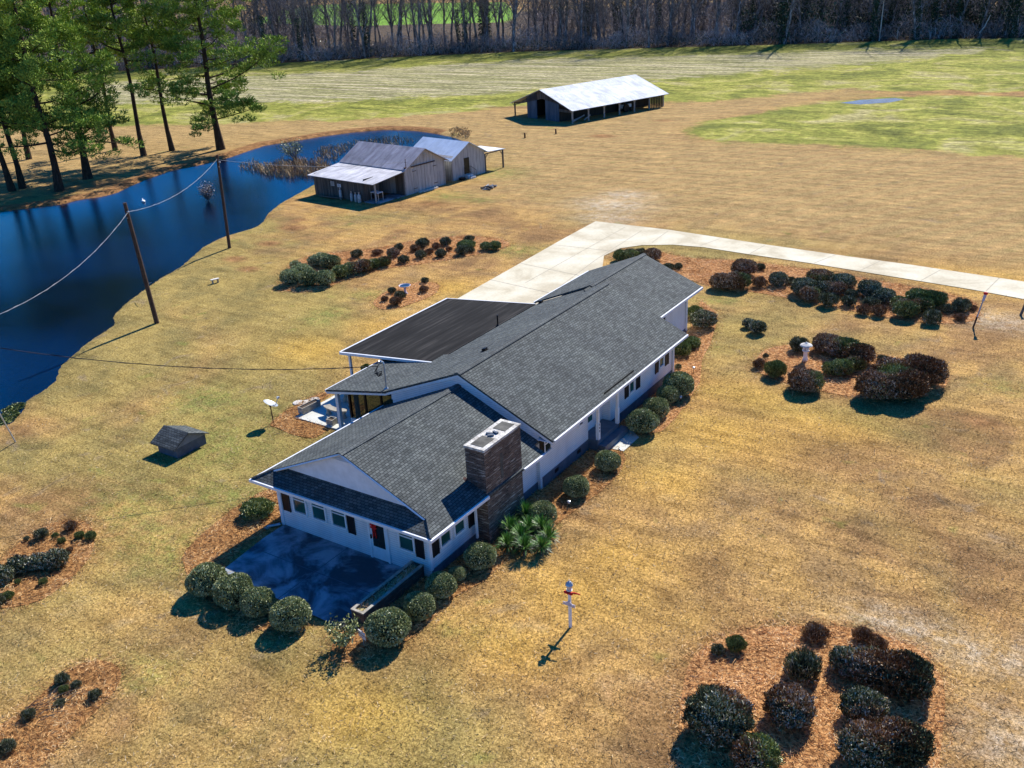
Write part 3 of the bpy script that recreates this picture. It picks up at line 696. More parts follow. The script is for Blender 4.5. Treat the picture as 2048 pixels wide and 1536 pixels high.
mb = MB(); mb.box(-W-OVF+.02, OVF-.02, -OVF+.02, -.04, EZF-.14, EZF-.115); gut(mb, .04, OVF-.02, 0, 2.92, EZF-.119, EZF-.19, .02); build(mb, 'soffit', 'soffit', H)
CAM_SCALED[0] = True
# white lip on the roof over the entry
m_ = MB(); 
def onR(y, x): return (x, y, EZ+.012+SR*(OV-x))
a, b = onR(12.6, .52), onR(15.6, .52)
m_.add([a, (a[0], a[1], a[2]+.07), (b[0], b[1], b[2]+.07), b], [(0, 1, 2, 3)]); m_.add([(a[0]+.02, a[1], a[2]), (a[0]+.02, a[1], a[2]+.07), (b[0]+.02, b[1], b[2]+.07), (b[0]+.02, b[1], b[2])], [(3, 2, 1, 0)])
build(m_, 'rain_diverter', 'dark_metal', H)

# windows, shutters, doors
UX = ((0, 1, 0), (1, 0, 0)); UY = ((1, 0, 0), (0, -1, 0))
def window(O, ax, u0, u1, z0, z1, panes='double', mat='window_glass', t=.075):
    u, nn = ax
    f = MB()
    f.lbox(O, u, nn, u0-t, u0, z0-t, z1+t, 0, .06); f.lbox(O, u, nn, u1, u1+t, z0-t, z1+t, 0, .06)
    f.lbox(O, u, nn, u0, u1, z1, z1+t, 0, .06); f.lbox(O, u, nn, u0-t*.4, u1+t*.4, z0-t, z0, .002, .085)
    if panes == 'double':
        zm = z0+(z1-z0)*.55; f.lbox(O, u, nn, u0, u1, zm-.025, zm+.025, .0, .045)
    fr = build(f, 'window', 'trim', H)
    build(MB().lbox(O, u, nn, u0, u1, z0, z1, -.01, .02), 'pane', mat, fr)
    return fr
def shutter(O, ax, u0, u1, z0, z1):
    u, nn = ax; f = MB()
    f.lbox(O, u, nn, u0, u1, z0, z1, 0, .03)
    for k in range(int((z1-z0)/.06)): f.lbox(O, u, nn, u0+.04, u1-.04, z0+.03+k*.06, z0+.06+k*.06, .03, .042)
    f.lbox(O, u, nn, u0, u0+.04, z0, z1, .03, .05); f.lbox(O, u, nn, u1-.04, u1, z0, z1, .03, .05)
    return build(f, 'shutter', 'shutter_black', H)
F0 = (0, 0, 0)
CAM_SCALED[0] = False
for (a, b) in ((-6.92, -6.28), (-5.88, -5.22), (-4.82, -4.14), (-1.40, -.75)): window(F0, UY, a, b, .97, 1.98)
for (a, b) in ((-7.6, -7.18), (-4.03, -3.66), (-.64, -.26)): shutter(F0, UY, a, b, .80, 2.02)
for (a, b) in ((.65, 1.22), (1.54, 2.12)): window(F0, UX, a, b, 1.06, 1.98)
for (a, b) in ((.15, .52), (2.44, 2.80)): shutter(F0, UX, a, b, .86, 2.02)
CAM_SCALED[0] = True
window(F0, UX, 16.15, 16.6, 1.06, 2.0); window(F0, UX, 19.56, 20.02, 1.14, 2.0); window(F0, UX, 11.12, 11.42, 1.5, 1.95, 'single', 'dark_glass')
window(F0, UX, 8.15, 8.62, 1.5, 2.2, 'double', 'dark_glass')
for (a, b) in ((15.66, 16.03), (16.9, 17.3), (19.08, 19.44), (20.3, 20.7)): shutter(F0, UX, a, b, .92, 2.05)
shutter(F0, UX, 7.76, 8.06, 1.43, 2.28)
FX = (-1.95, 0, 0)
window(FX, UX, 23.1, 23.9, 1.1, 2.2); shutter(FX, UX, 24.0, 24.4, .9, 2.25)
# front door with storm glass
CAM_SCALED[0] = False
d = MB(); d.lbox(F0, UY, -2.96, -2.86, .05, 2.2, 0, .07); d.lbox(F0, UY, -2.06, -1.96, .05, 2.2, 0, .07); d.lbox(F0, UY, -2.86, -2.06, 2.1, 2.2, 0, .07)
d.lbox(F0, UY, -2.86, -2.06, .06, 2.1, 0, .035)
dr = build(d, 'door', 'trim', H)
build(MB().lbox(F0, UY, -2.76, -2.16, .62, 2.0, .036, .045), 'pane', 'dark_glass', dr)
build(MB().lbox(F0, UY, -2.84, -2.80, .95, 1.12, .035, .10), 'handle', 'dark_metal', dr)
# entry door (recess) and storm door
CAM_SCALED[0] = True
PF = (-.42, 0, 0)
d = MB(); d.lbox(PF, UX, 12.2, 12.3, .42, 2.4, 0, .06); d.lbox(PF, UX, 13.15, 13.25, .42, 2.4, 0, .06); d.lbox(PF, UX, 12.3, 13.15, .42, 2.4, 0, .03)
dr = build(d, 'door', 'trim', H); build(MB().lbox(PF, UX, 12.38, 13.07, .85, 2.3, .031, .04), 'pane', 'window_glass', dr)
# porch
p = MB(); p.box(-.42, .50, 11.98, 14.12, -.16, .42)
pf = build(p, 'porch_floor', 'porch_paint', H)
build(MB().box(.50, .88, 12.02, 14.35, -.16, .19), 'step', 'porch_paint', pf)
for y in (12.14, 14.05):
    c = MB(); c.box(.36, .52, y-.08, y+.08, .42, 1.25); c.box(.385, .495, y-.055, y+.055, 1.25, 2.34); c.box(.37, .51, y-.07, y+.07, 2.28, 2.335)
    col_ = build(c, 'column', 'white_paint', H)
    if y < 13:
        nb = MB()
        for k, zc in enumerate((1.15, .98, .81)):
            nb.box(.521, .528, y-.03, y+.01, zc, zc+.11); nb.box(.521, .528, y+.01, y+.03, zc+.03*k, zc+.03*k+.03)
        build(nb, 'house_number', 'dark_metal', col_)
# chimney
CAM_SCALED[0] = False
c = MB(); c.box(-.28, .62, 2.93, 5.45, 0, 4.12)
ch = build(c, 'chimney', 'chimney_brick', H)
build(MB().box(-.31, .65, 2.90, 5.48, 4.12, 4.22), 'cap', 'chimney_cap_concrete', ch)
build(MB().box(-.12, .46, 3.1, 3.9, 4.222, 4.235).box(-.12, .46, 4.62, 5.3, 4.222, 4.235), 'flue', 'flue_dark', ch)
lp_ = MB()
for (x, y, r) in ((.05, 4.12, .3), (.22, 4.32, -.2), (.2, 4.02, .8)):
    lp_.lbox((x, y, 4.222), (math.cos(r), math.sin(r), 0), (-math.sin(r), math.cos(r), 0), -.12, .12, 0, .07, -.05, .05)
build(lp_, 'loose_brick', 'foundation_paint', ch)
build(MB().box(.62, .632, 3.95, 4.13, 2.5, 3.55), 'ash_door', 'flue_dark', ch)
fl = MB()
fz = lambda y: zr_(-.3)-.2*y/7.7
for k in range(8):
    y = 2.95+k*.3; fl.slab([(-.40, y, fz(y)-.03), (-.283, y, fz(y)+.05), (-.283, y+.24, fz(y)+.05), (-.40, y+.24, fz(y)-.03)], .015)
fl.slab([(-.42, 2.72, fz(2.8)+.0), (-.24, 2.72, fz(2.8)-.06), (-.24, 2.925, fz(2.8)+.05), (-.42, 2.925, fz(2.8)+.08)], .015)
build(fl, 'flashing', 'rust', ch)
CAM_SCALED[0] = True
# side sunroom with mirror glass below the low porch roof
s = MB(); s.box(-11.75, -8.02, 8.62, 12.6, -.11, .32); s.box(-11.75, -8.02, 12.5, 12.6, .32, 2.1)
build(s, 'sunroom_wall', 'siding', H)
gl = MB(); gl.box(-11.6, -8.02, 8.68, 8.70, .32, 2.06); gl.box(-11.72, -11.70, 8.7, 12.5, .32, 2.02)
build(gl, 'sunroom_glass', 'mirror_glass', H)
fr = MB()
for x in (-11.72, -10.66, -9.6, -8.55): fr.box(x-.05, x+.05, 8.63, 8.72, .30, 2.1)
for y in (9.9, 11.2, 12.45): fr.box(-11.76, -11.68, y-.05, y+.05, .3, 2.05)
build(fr, 'sunroom_frame', 'dark_metal', H)
build(MB().box(-11.98, -11.80, 7.95, 8.13, -.11, 2.05).box(-11.95, -11.83, 8.13, 8.63, 1.9, 2.0), 'post', 'white_paint', H)
# carport
CZ = lambda x: 2.20+.0935*(x+14.9)
cp = MB(); cp.slab([(-14.9, 11.7, CZ(-14.9)), (-8.55, 11.7, CZ(-8.55)), (-8.55, 21.25, CZ(-8.55)), (-14.9, 21.25, CZ(-14.9))], .05)
cr = build(cp, 'carport_roof', 'rolled_roofing', H)
cp = MB(); cp.box(-15.0, -14.9, 11.66, 21.3, CZ(-14.9)-.15, CZ(-14.9)+.01)
for (ya, yb) in ((11.6, 11.695), (21.255, 21.32)):
    cp.add([(-14.95, ya, CZ(-14.95)-.13), (-8.6, ya, CZ(-8.6)-.13), (-8.6, ya, CZ(-8.6)+.005), (-14.95, ya, CZ(-14.95)+.005), (-14.95, yb, CZ(-14.95)-.13), (-8.6, yb, CZ(-8.6)-.13), (-8.6, yb, CZ(-8.6)+.005), (-14.95, yb, CZ(-14.95)+.005)],
           [(0, 1, 2, 3), (7, 6, 5, 4), (3, 2, 6, 7), (0, 4, 5, 1), (0, 3, 7, 4), (1, 5, 6, 2)])
build(cp, 'fascia', 'trim', cr)
for y in (11.95, 15.0, 18.0, 21.0): build(MB().box(-14.62, -14.5, y-.06, y+.06, -.17, 2.03).box(-14.66, -14.46, y-.1, y+.1, 1.95, 2.03), 'post', 'white_paint', H)
# roof fittings
m = MB(); bx, by = -8.62, 8.05; bz = PZ-SL*(MX-bx)
top = (bx, by, bz+1.28)
m.tube((bx, by, bz-.1), top, .045, None, 10); m.lathe([(.16, 0), (.07, .12), (.05, .2)], (bx, by, bz-.02), 12)
m.path([top, (bx-.05, by-.02, bz+1.4), (bx-.17, by-.04, bz+1.42), (bx-.24, by-.06, bz+1.28)], .06, 8)
sm = build(m, 'service_mast', 'galvanised', H)
m = MB()
for k in range(3):
    a_ = .12*k; m.path([(bx-.24, by-.06, bz+1.28), (bx-.42-a_, by-.06+.05*k, bz+.95-.1*k), (bx-.35, by-.08, bz+.62), (bx-.08, by-.06, bz+.75+.1*k), (bx-.55, by-.1, bz+.72)], .016, 5)
build(m, 'drip_loop', 'cable', sm)
for (x, y) in ((-8.5, 17.3),):
    z0 = PZ-SL*(MX-x); build(MB().tube((x, y, z0-.05), (x, y, z0+.62), .04, None, 10).lathe([(.13, 0), (.05, .1)], (x, y, z0-.02), 12), 'vent_pipe', 'dark_metal', H)
for (x, y) in ((-5.05, 11.2), (-8.1, 21.1)):
    z0 = PZ-SL*(MX-x); t = MB(); t.slab([(x-.14, y-.14, z0-.057+.03), (x+.14, y-.14, z0+.057+.03), (x+.14, y+.14, z0+.057+.03), (x-.14, y+.14, z0-.057+.03)], .02); t.slab([(x-.1, y-.1, z0+.11), (x+.1, y-.1, z0+.17), (x+.1, y+.1, z0+.17), (x-.1, y+.1, z0+.11)], .11)
    build(t, 'roof_vent', 'dark_metal', H)
# low vents along the right foundation, downspouts
mb = MB()
for y in (8.9, 10.9): mb.box(.026, .04, y, y+.3, .12, .3)
build(mb, 'crawl_vent', 'dark_metal', H)
ds = MB()
for (x, y, z1) in ((.035, 2.86, 2.32), (.035, 21.2, 2.32), (-1.91, 27.3, 2.7)): ds.box(x, x+.07, y-.05, y+.05, .2, z1)
build(ds, 'downspout', 'trim', H)
CAM_SCALED[0] = False
# splash block / hose on the left of the patio
tag(build(MB().path([(-8.25, -.5, .06), (-8.0, -.25, .07), (-7.85, -.12, .1)], .06, 8).box(-8.35, -8.12, -.62, -.42, 0, .06), 'drain_spout', 'galvanised', at=(-8.1, -.3, 0)), 'pale drain spout lying at the left corner of the front wall', 'drain')

# red bow on the door
bow = MB()
for sx in (-1, 1):
    bow.ball((-2.62+sx*.08, -.10, 1.62), .075, 10, 7, (1.1, .5, .8))
    bow.ball((-2.62+sx*.07, -.10, 1.75), .08, 10, 7, (1.1, .5, .7)); bow.ball((-2.62+sx*.07, -.10, 1.50), .08, 10, 7, (1.1, .5, .7))
    bow.path([(-2.62, -.09, 1.6), (-2.62+sx*.05, -.08, 1.3), (-2.62+sx*.07, -.07, 1.02)], [.03, .035, .03], 5)
bow.ball((-2.62, -.13, 1.62), .06)
tag(build(bow, 'door_bow', 'red_cloth', at=(-2.62, -.1, 1.6), smooth=True), 'large red bow hanging on the front door beside the patio', 'bow')

# brick planter along the patio
pr = empty('brick_planter', (-.66, -1.6, 0)); tag(pr, 'long narrow brick planter box running out from the corner of the front wall', 'planter')
x0, x1, y0, y1, t = -.93, -.36, -3.42, -.02, .09
m = MB(); m.box(x0, x0+t, y0, y1, 0, .50); m.box(x1-t, x1, y0, y1, 0, .50); m.box(x0+t, x1-t, y0, y0+t, 0, .50); m.box(x0+t, x1-t, y1-t, y1, 0, .50)
build(m, 'wall', 'planter_brick', pr)
m = MB(); m.box(x0-.015, x0+t+.015, y0-.015, y1, .50, .54); m.box(x1-t-.015, x1+.015, y0-.015, y1, .50, .54); m.box(x0+t+.015, x1-t-.015, y0-.015, y0+t, .50, .54)
build(m, 'coping', 'cast_stone', pr)
m = MB(); m.box(x0+t, x1-t, y0+t, y1-t, .2, .44); build(m, 'soil', 'dry_moss', pr)
rng = np.random.default_rng(5)
n_ = 260; P = np.stack([rng.uniform(x0+t+.03, x1-t-.03, n_), rng.uniform(y0+.2, y1-.1, n_), rng.uniform(.44, .6, n_)], 1)-np.array([-.66, -1.6, 0])
link(bpy.data.objects.new('dead_stems', quadmesh('dead_stems', leaves(P, np.tile([0, 0, 1.], (n_, 1)), rng.uniform(.08, .2, n_), .02, rng, .7), ['leaf_brown'], rng.random(n_))), pr)

# ------------------------------------------------------------------ outbuildings (local frames: y along the front, -x going back)
def lbuild(m, name, mat, parent, smooth=False): return build(m, name, mat, parent, local=True, smooth=smooth)
# grey shed with a lean-to; local +x = out of the front face, +y = to the right along the front
rzA = math.radians(-6.5)
A = empty('tool_shed', (-41.2, 49.5, 0), rzA)
tag(A, 'weathered grey shed with double plank doors and a wide tin lean-to by the pond', 'shed')
WA, DA, EA, PA = 5.65, 9.0, 2.6, 4.12
m = MB(); gable_x = lambda m, x0, x1, y0, y1, ze, zp, zb=0: m.add(
    [(x0, y0, zb), (x0, y1, zb), (x0, y1, ze), (x0, (y0+y1)/2, zp), (x0, y0, ze), (x1, y0, zb), (x1, y1, zb), (x1, y1, ze), (x1, (y0+y1)/2, zp), (x1, y0, ze)],
    [(4, 3, 2, 1, 0), (5, 6, 7, 8, 9), (0, 1, 6, 5), (1, 2, 7, 6), (2, 3, 8, 7), (3, 4, 9, 8), (4, 0, 5, 9)])
gable_x(m, -DA, 0, 0, WA, EA, PA-.05)
wl = lbuild(m, 'wall', 'grey_boards', A)
def slopes(m, x0, x1, yc, zp, y0, z0, y1, z1, th=.06):
    m.slab([(x0, y0, z0), (x1, y0, z0), (x1, yc, zp), (x0, yc, zp)], th); m.slab([(x0, yc, zp), (x1, yc, zp), (x1, y1, z1), (x0, y1, z1)], th)
m = MB(); sA = (PA-EA)/(WA/2)
slopes(m, -DA-.25, .35, WA/2, PA+.03, -.12, EA-.06, WA+.45, EA-.2); lbuild(m, 'roof', 'tin_aged', A)
m = MB(); m.slab([(-DA-.3, -4.35, 2.0), (.25, -4.35, 2.0), (.25, -.02, EA-.14), (-DA-.3, -.02, EA-.14)], .05); lbuild(m, 'lean_to_roof', 'tin_pale', A)
m = MB(); m.box(-DA, -1.6, -3.85, -3.75, 0, 1.98); m.box(-DA, -DA+.1, -3.75, 0, 0, 2.1); m.box(-1.75, -1.65, -3.75, -1.9, 0, 2.2); m.box(-1.2, -.05, -.1, -.01, 0, 2.4)
lbuild(m, 'lean_to_wall', 'weathered_boards', A)
m = MB(); m.box(-.2, -.08, -3.85, -3.73, .12, 1.98); lbuild(m, 'post', 'post_pale', A)
m = MB(); m.box(-1.7, .05, -3.9, -.1, 0, .12); lbuild(m, 'slab', 'concrete_patio', A)
m = MB(); m.box(.0, .03, 1.25, 2.78, .12, 2.55); dl = lbuild(m, 'door', 'grey_boards', A)
m = MB(); m.box(.0, .03, 2.84, 4.35, .12, 2.55); dr_ = lbuild(m, 'door', 'grey_boards', A)
for (p_, ya, sgn) in ((dl, 1.12, 1), (dr_, 4.48, -1)):
    for zz in (.45, 2.15):
        h_ = MB(); a0, a1 = sorted((ya, ya+sgn*.5)); h_.box(.03, .06, a0, a1, zz, zz+.05); lbuild(h_, 'hinge', 'rust', p_)
m = MB(); m.box(.0, .12, 1.0, 4.3, 2.60, 2.68); lbuild(m, 'door_rail', 'rust', A)
m = MB(); m.box(0, .02, WA/2-.02, WA/2+.02, 2.7, 3.95); m.box(.0, .05, -.02, .12, 0, EA-.05); m.box(0, .05, WA-.12, WA+.02, 0, EA-.05); lbuild(m, 'trim_board', 'post_pale', A)
m = MB(); m.box(.0, .10, 2.05, 2.25, 3.45, 3.65); m.path([(.02, 2.75, 3.62), (.14, 2.95, 3.58), (.2, 3.05, 3.36), (.16, 3.1, 3.2)], .035, 6); lbuild(m, 'gable_lamp', 'tank_white', A)
m = MB(); m.path([(.1, .25, EA+.1), (.1, .25, EA+.95)], .03, 6); m.box(.0, .2, .05, .45, EA+.02, EA+.16); m.path([(.1, .1, EA+.62), (.1, .4, EA+.62)], .02, 5); lbuild(m, 'service_mast', 'rust', A)
m = MB(); m.box(.06, .32, 1.6, 4.0, 0, .1)
for k in range(6): m.box(.34, .48, 2.0+k*.36, 2.3+k*.36, 0, .13)
ob = lbuild(m, 'sill_block', 'stone_pale', A)
def inA(x, y, z=0):
    c, s_ = math.cos(rzA), math.sin(rzA); return (-41.2+x*c-y*s_, 49.5+x*s_+y*c, z)
# signs on the lean-to wall
def wall_sign(x, w_, z0, z1, mat, lab, seed):
    p = inA(x, -3.86, z0); o = empty('wall_sign', p, rzA); tag(o, lab, 'sign')
    lbuild(MB().box(-w_/2, w_/2, -.03, 0, 0, z1-z0), 'board', mat, o)
    t_ = MB(); r_ = random.Random(seed)
    for k in range(3):
        a_ = -w_/2+.06
        while a_ < w_/2-.12:
            b_ = a_+r_.uniform(.05, .14); t_.box(a_, b_, -.035, -.03, (z1-z0)*(.16+.26*k), (z1-z0)*(.16+.26*k)+.05); a_ = b_+.04
    lbuild(t_, 'lettering', 'post_wood', o)
wall_sign(-6.15, .52, 1.15, 1.58, 'galvanised', 'pale blue grey tin sign on the lean-to wall, left of the cream one', 2)
wall_sign(-5.2, .5, 1.12, 1.42, 'sign_white', 'cream sign on the lean-to wall above the lone cylinder', 3)
def tank(x, y, r, h, lab):
    o = empty('gas_cylinder', inA(x, y, 0)); tag(o, lab, 'gas cylinder', 'gas cylinders along the shed lean-to')
    lbuild(MB().lathe([(r*.8, 0), (r, .04), (r, h*.82), (r*.75, h*.92), (r*.25, h)], (0, 0, 0), 16), 'body', 'tank_white', o, True)
    lbuild(MB().lathe([(.05, h), (.05, h+.07), (r*.5, h+.08), (r*.5, h+.15), (.03, h+.16)], (0, 0, 0), 12), 'valve_cap', 'galvanised', o)
tank(-4.85, -4.1, .14, .98, 'single tall white gas cylinder under the cream sign')
tank(-3.25, -4.1, .15, .80, 'left one of the three white gas cylinders at the lean-to corner')
tank(-2.6, -4.15, .15, .78, 'middle one of the three white gas cylinders at the lean-to corner')
tank(-2.05, -4.2, .17, .86, 'right and stoutest of the three white gas cylinders at the lean-to corner')
o = empty('workbench', inA(-.9, -2.9, .12), rzA); tag(o, 'blue grey metal workbench standing under the lean-to corner', 'workbench')
lbuild(MB().box(-.55, .5, -.35, .35, .74, .8), 'top', 'tin_bright', o)
for (x, y) in ((-.5, -.3), (.45, -.3), (-.5, .3), (.45, .3)): lbuild(MB().box(x-.03, x+.03, y-.03, y+.03, 0, .74), 'leg', 'galvanised', o)
lbuild(MB().box(-.4, .42, -.28, .28, .2, .52), 'shelf', 'dark_metal', o)
for k, (x, y, l) in enumerate(((-6.4, -4.3, 2.6), (-5.9, -4.5, 3.0))):
    p = inA(x, y, .12); tag(build(MB().box(p[0]-l/2, p[0]+l/2, p[1]-.07, p[1]+.07, .05+.1*k, .14+.1*k), 'timber_beam', 'post_wood', at=(p[0], p[1], .1*k)), ['old timber lying tight against the lean-to wall', 'longer timber lying out in front of the first along the lean-to wall'][k], 'beam', 'timbers lying along the lean-to')

# second shed
rzB = math.radians(-8.5)
B = empty('storage_shed', (-40.65, 56.55, 0), rzB)
tag(B, 'smaller pale shed with a bright tin roof, door steps and an open side awning', 'shed')
WB, DB, EB, PB = 4.85, 6.3, 2.35, 3.62
m = MB(); gable_x(m, -DB, 0, 0, WB, EB, PB-.06); lbuild(m, 'wall', 'grey_boards', B)
m = MB(); m.box(-DB+.02, -.03, -.04, -.005, 0, EB-.08); lbuild(m, 'tin_wall', 'tin_wall', B)
m = MB(); slopes(m, -DB-.3, .28, WB/2, PB+.02, -.35, EB-.2, WB+.3, EB-.17); lbuild(m, 'roof', 'tin_bright', B)
m = MB(); m.box(.0, .03, 1.75, 2.5, .42, 2.05); lbuild(m, 'door', 'screen', B)
m = MB(); m.slab([(-3.6, WB+.1, 2.16), (.1, WB+.1, 2.16), (.1, WB+3.2, 1.98), (-3.6, WB+3.2, 1.98)], .05); lbuild(m, 'awning_roof', 'tin_white', B)
for (x, y, b_) in ((-.05, WB+.12, 1), (-.05, WB+2.9, -1), (-3.4, WB+2.9, -1)):
    q_ = MB().box(x-.07, x+.07, y-.07, y+.07, 0, 1.95); q_.tube((x, y, 1.35), (x, y+.45*b_, 1.9), .04, None, 5); lbuild(q_, 'post', 'post_wood', B)
m = MB(); m.box(-.12, -.02, WB+.1, WB+2.95, 1.86, 1.95); lbuild(m, 'beam', 'post_wood', B)
st_ = MB(); st_.box(.05, .45, 1.7, 2.55, 0, .34); st_.box(.45, .85, 1.7, 2.55, 0, .17); lbuild(st_, 'step', 'white_trim_barn', B)
m = MB()
for y in (1.68, 2.57):
    m.path([(.06, y, .42), (.06, y, 1.15), (.9, y, .8), (.9, y, 0)], .018, 5)
    for k in range(5): m.path([(.2+k*.15, y, .1), (.2+k*.15, y, 1.1-.06*k)], .01, 4)
lbuild(m, 'railing', 'dark_metal', B)
def inB(x, y, z=0):
    c, s_ = math.cos(rzB), math.sin(rzB); return (-40.65+x*c-y*s_, 56.55+x*s_+y*c, z)
p = inB(.35, 1.0); tag(build(MB().lathe([(.28, 0), (.34, .1), (.34, .22), (.2, .24)], p, 16), 'discarded_tyre', 'dark_metal', at=p), 'black tyre lying at the foot of the shed steps', 'tyre')
# rock pile
rg = random.Random(4); rp = empty('firewood_pile', (*gp(977, 377), 0)); tag(rp, 'low heap of dark split logs and sticks lying on the lawn before the sheds', 'log pile')
for k in range(22):
    a_ = rg.uniform(0, 6.28); r_ = rg.uniform(0, .85); c_x, c_y = r_*math.cos(a_)*.7, r_*math.sin(a_); th = rg.uniform(0, 3.14); l_ = rg.uniform(.2, .5); zz = rg.uniform(.05, .05+.28*(1-r_))
    lbuild(MB().tube((c_x-l_*math.cos(th), c_y-l_*math.sin(th), zz), (c_x+l_*math.cos(th), c_y+l_*math.sin(th), zz+rg.uniform(-.03, .1)), rg.uniform(.04, .08), None, 7), 'log', ['post_wood', 'stone_pale', 'dark_metal'][k % 3], rp)

# long open barn: local x = along the right side (away), local y = across the front to the left
rzC = math.radians(72.0)
Cc = empty('pole_barn', (-46.5, 91.2, 0), rzC)
tag(Cc, 'long low open sided barn with a bright white tin roof out in the field', 'barn')
LC, WC = 17.6, 12.2; yR = 6.1
zs = lambda y: 4.0-(4.0-1.9)*abs(y-yR)/yR
m = MB(); m.slab([(-.4, -.5, zs(-.5)), (LC+.5, -.5, zs(-.5)), (LC+.5, yR, 4.0), (-.4, yR, 4.0)][::1], .05); m.slab([(-.4, yR, 4.0), (LC+.5, yR, 4.0), (LC+.5, WC+.5, zs(WC+.5)), (-.4, WC+.5, zs(WC+.5))], .05)
lbuild(m, 'roof', 'tin_white', Cc)
ys0, ys1 = 2.6, 9.3
m = MB()
def fwall(m, y0, y1, x=0.0, zb=0):
    m.add([(x, y0, zb), (x, y1, zb), (x, y1, zs(y1)-.07), (x, y0, zs(y0)-.07), (x+.06, y0, zb), (x+.06, y1, zb), (x+.06, y1, zs(y1)-.07), (x+.06, y0, zs(y0)-.07)],
          [(3, 2, 1, 0), (4, 5, 6, 7), (0, 1, 5, 4), (1, 2, 6, 5), (2, 3, 7, 6), (3, 0, 4, 7)])
fwall(m, ys0, 5.4); fwall(m, 7.2, ys1)
lbuild(m, 'wall', 'barn_boards', Cc)
m = MB(); m.add([(0, 0.1, zs(.1)-.45), (0, yR, 3.93), (0, WC-.1, zs(.1)-.45), (0, yR+.0, 2.75), (0, yR-.1, 2.75), (0, ys0, 2.3)], [(0, 1, 5), (1, 4, 5), (1, 2, 3), (1, 3, 4)])
m.box(0.01, .05, .1, ys0, 1.35, 1.7); lbuild(m, 'gable', 'weathered_boards', Cc)
m = MB(); m.box(.2, LC, ys0, ys0+.06, 0, 2.6); m.box(.2, LC, ys1-.06, ys1, 0, 2.6); m.box(LC-.06, LC, ys0+.2, 5.6, 0, 2.5); lbuild(m, 'inner_wall', 'barn_dark', Cc)
def barn_post(x, y, mat='post_pale'):
    zt = zs(y)-.08; q_ = MB().box(x-.08, x+.08, y-.08, y+.08, 0, zt); q_.tube((x, y, zt-.55), (x-.5, y, zt-.05), .04, None, 5); q_.tube((x, y, zt-.55), (x+.5, y, zt-.05), .04, None, 5)
    lbuild(q_, 'post', mat, Cc)
for k in range(7): barn_post(.1+k*(LC-.2)/6, .05)
for k in range(7): barn_post(.1+k*(LC-.2)/6, WC-.05, 'post_wood')
m = MB(); m.box(0, LC, .0, .1, zs(0)-.22, zs(0)-.09); m.box(0, LC, WC-.1, WC, zs(0)-.22, zs(0)-.09); lbuild(m, 'beam', 'post_wood', Cc)
m = MB()
for k in range(16): m.box(LC-.02, LC+.02, .2+k*.16, .3+k*.16, 0, zs(0)-.1) if k < 15 else None
for k in range(10): m.box(LC-3.2+k*.33, LC-3.1+k*.33, -.02, .02, 0, zs(0)-.15)
lbuild(m, 'end_slat', 'barn_dark', Cc)
def inC(x, y, z=0):
    c, s_ = math.cos(rzC), math.sin(rzC); return (-46.5+x*c-y*s_, 91.2+x*s_+y*c, z)
for k, (x, y, l_, a_) in enumerate(((2.0, .9, 2.6, .25), (2.4, 1.3, 2.2, .1), (3.2, .5, 1.6, .3))):
    p = inC(x, y, .35); th = rzC+a_
    tag(build(MB().tube((p[0]-l_/2*math.cos(th), p[1]-l_/2*math.sin(th), .15), (p[0]+l_/2*math.cos(th), p[1]+l_/2*math.sin(th), .55), .07, None, 6), 'spare_pole', 'tank_white', at=(p[0], p[1], 0)),
        ['longest pale pole lying slanted inside the white roofed barn', 'pale pole lying deepest inside the white roofed barn', 'shortest pale pole lying just inside the barn edge'][k], 'pole', 'pale poles lying inside the barn')
# parked tractor deep under the roof
tr = empty('old_tractor', inC(11.5, 1.4), rzC); tag(tr, 'pale blue old tractor parked in the dark of the open barn', 'tractor')
lbuild(MB().box(-.9, .7, -.28, .28, .55, 1.0).box(-1.0, -.2, -.4, .4, .5, .75), 'body', 'tin_bright', tr)
for (x, y, r_) in ((-.6, -.55, .55), (-.6, .55, .55), (.6, -.4, .3), (.6, .4, .3)):
    lbuild(MB().tube((x, y-.12, r_), (x, y+.12, r_), r_, None, 18), 'wheel', 'dark_metal', tr)
lbuild(MB().box(-.75, -.45, -.2, .2, 1.0, 1.15).box(-.85, -.75, -.2, .2, 1.0, 1.4), 'seat', 'dark_metal', tr)
# low posts in the lawn
for (x, y, lab) in ((1050, 276, 'short dark post standing in the lawn, the nearer to the pond of two'), (1112, 268, 'short dark leaning post in the lawn just before the barn')):
    p = gp(x, y); tag(build(MB().tube((*p, -.05), (p[0]-.05, p[1]+.03, .62), .11, .1, 8), 'lawn_post', 'rust', at=(*p, 0)), lab, 'post', 'short posts in the lawn')

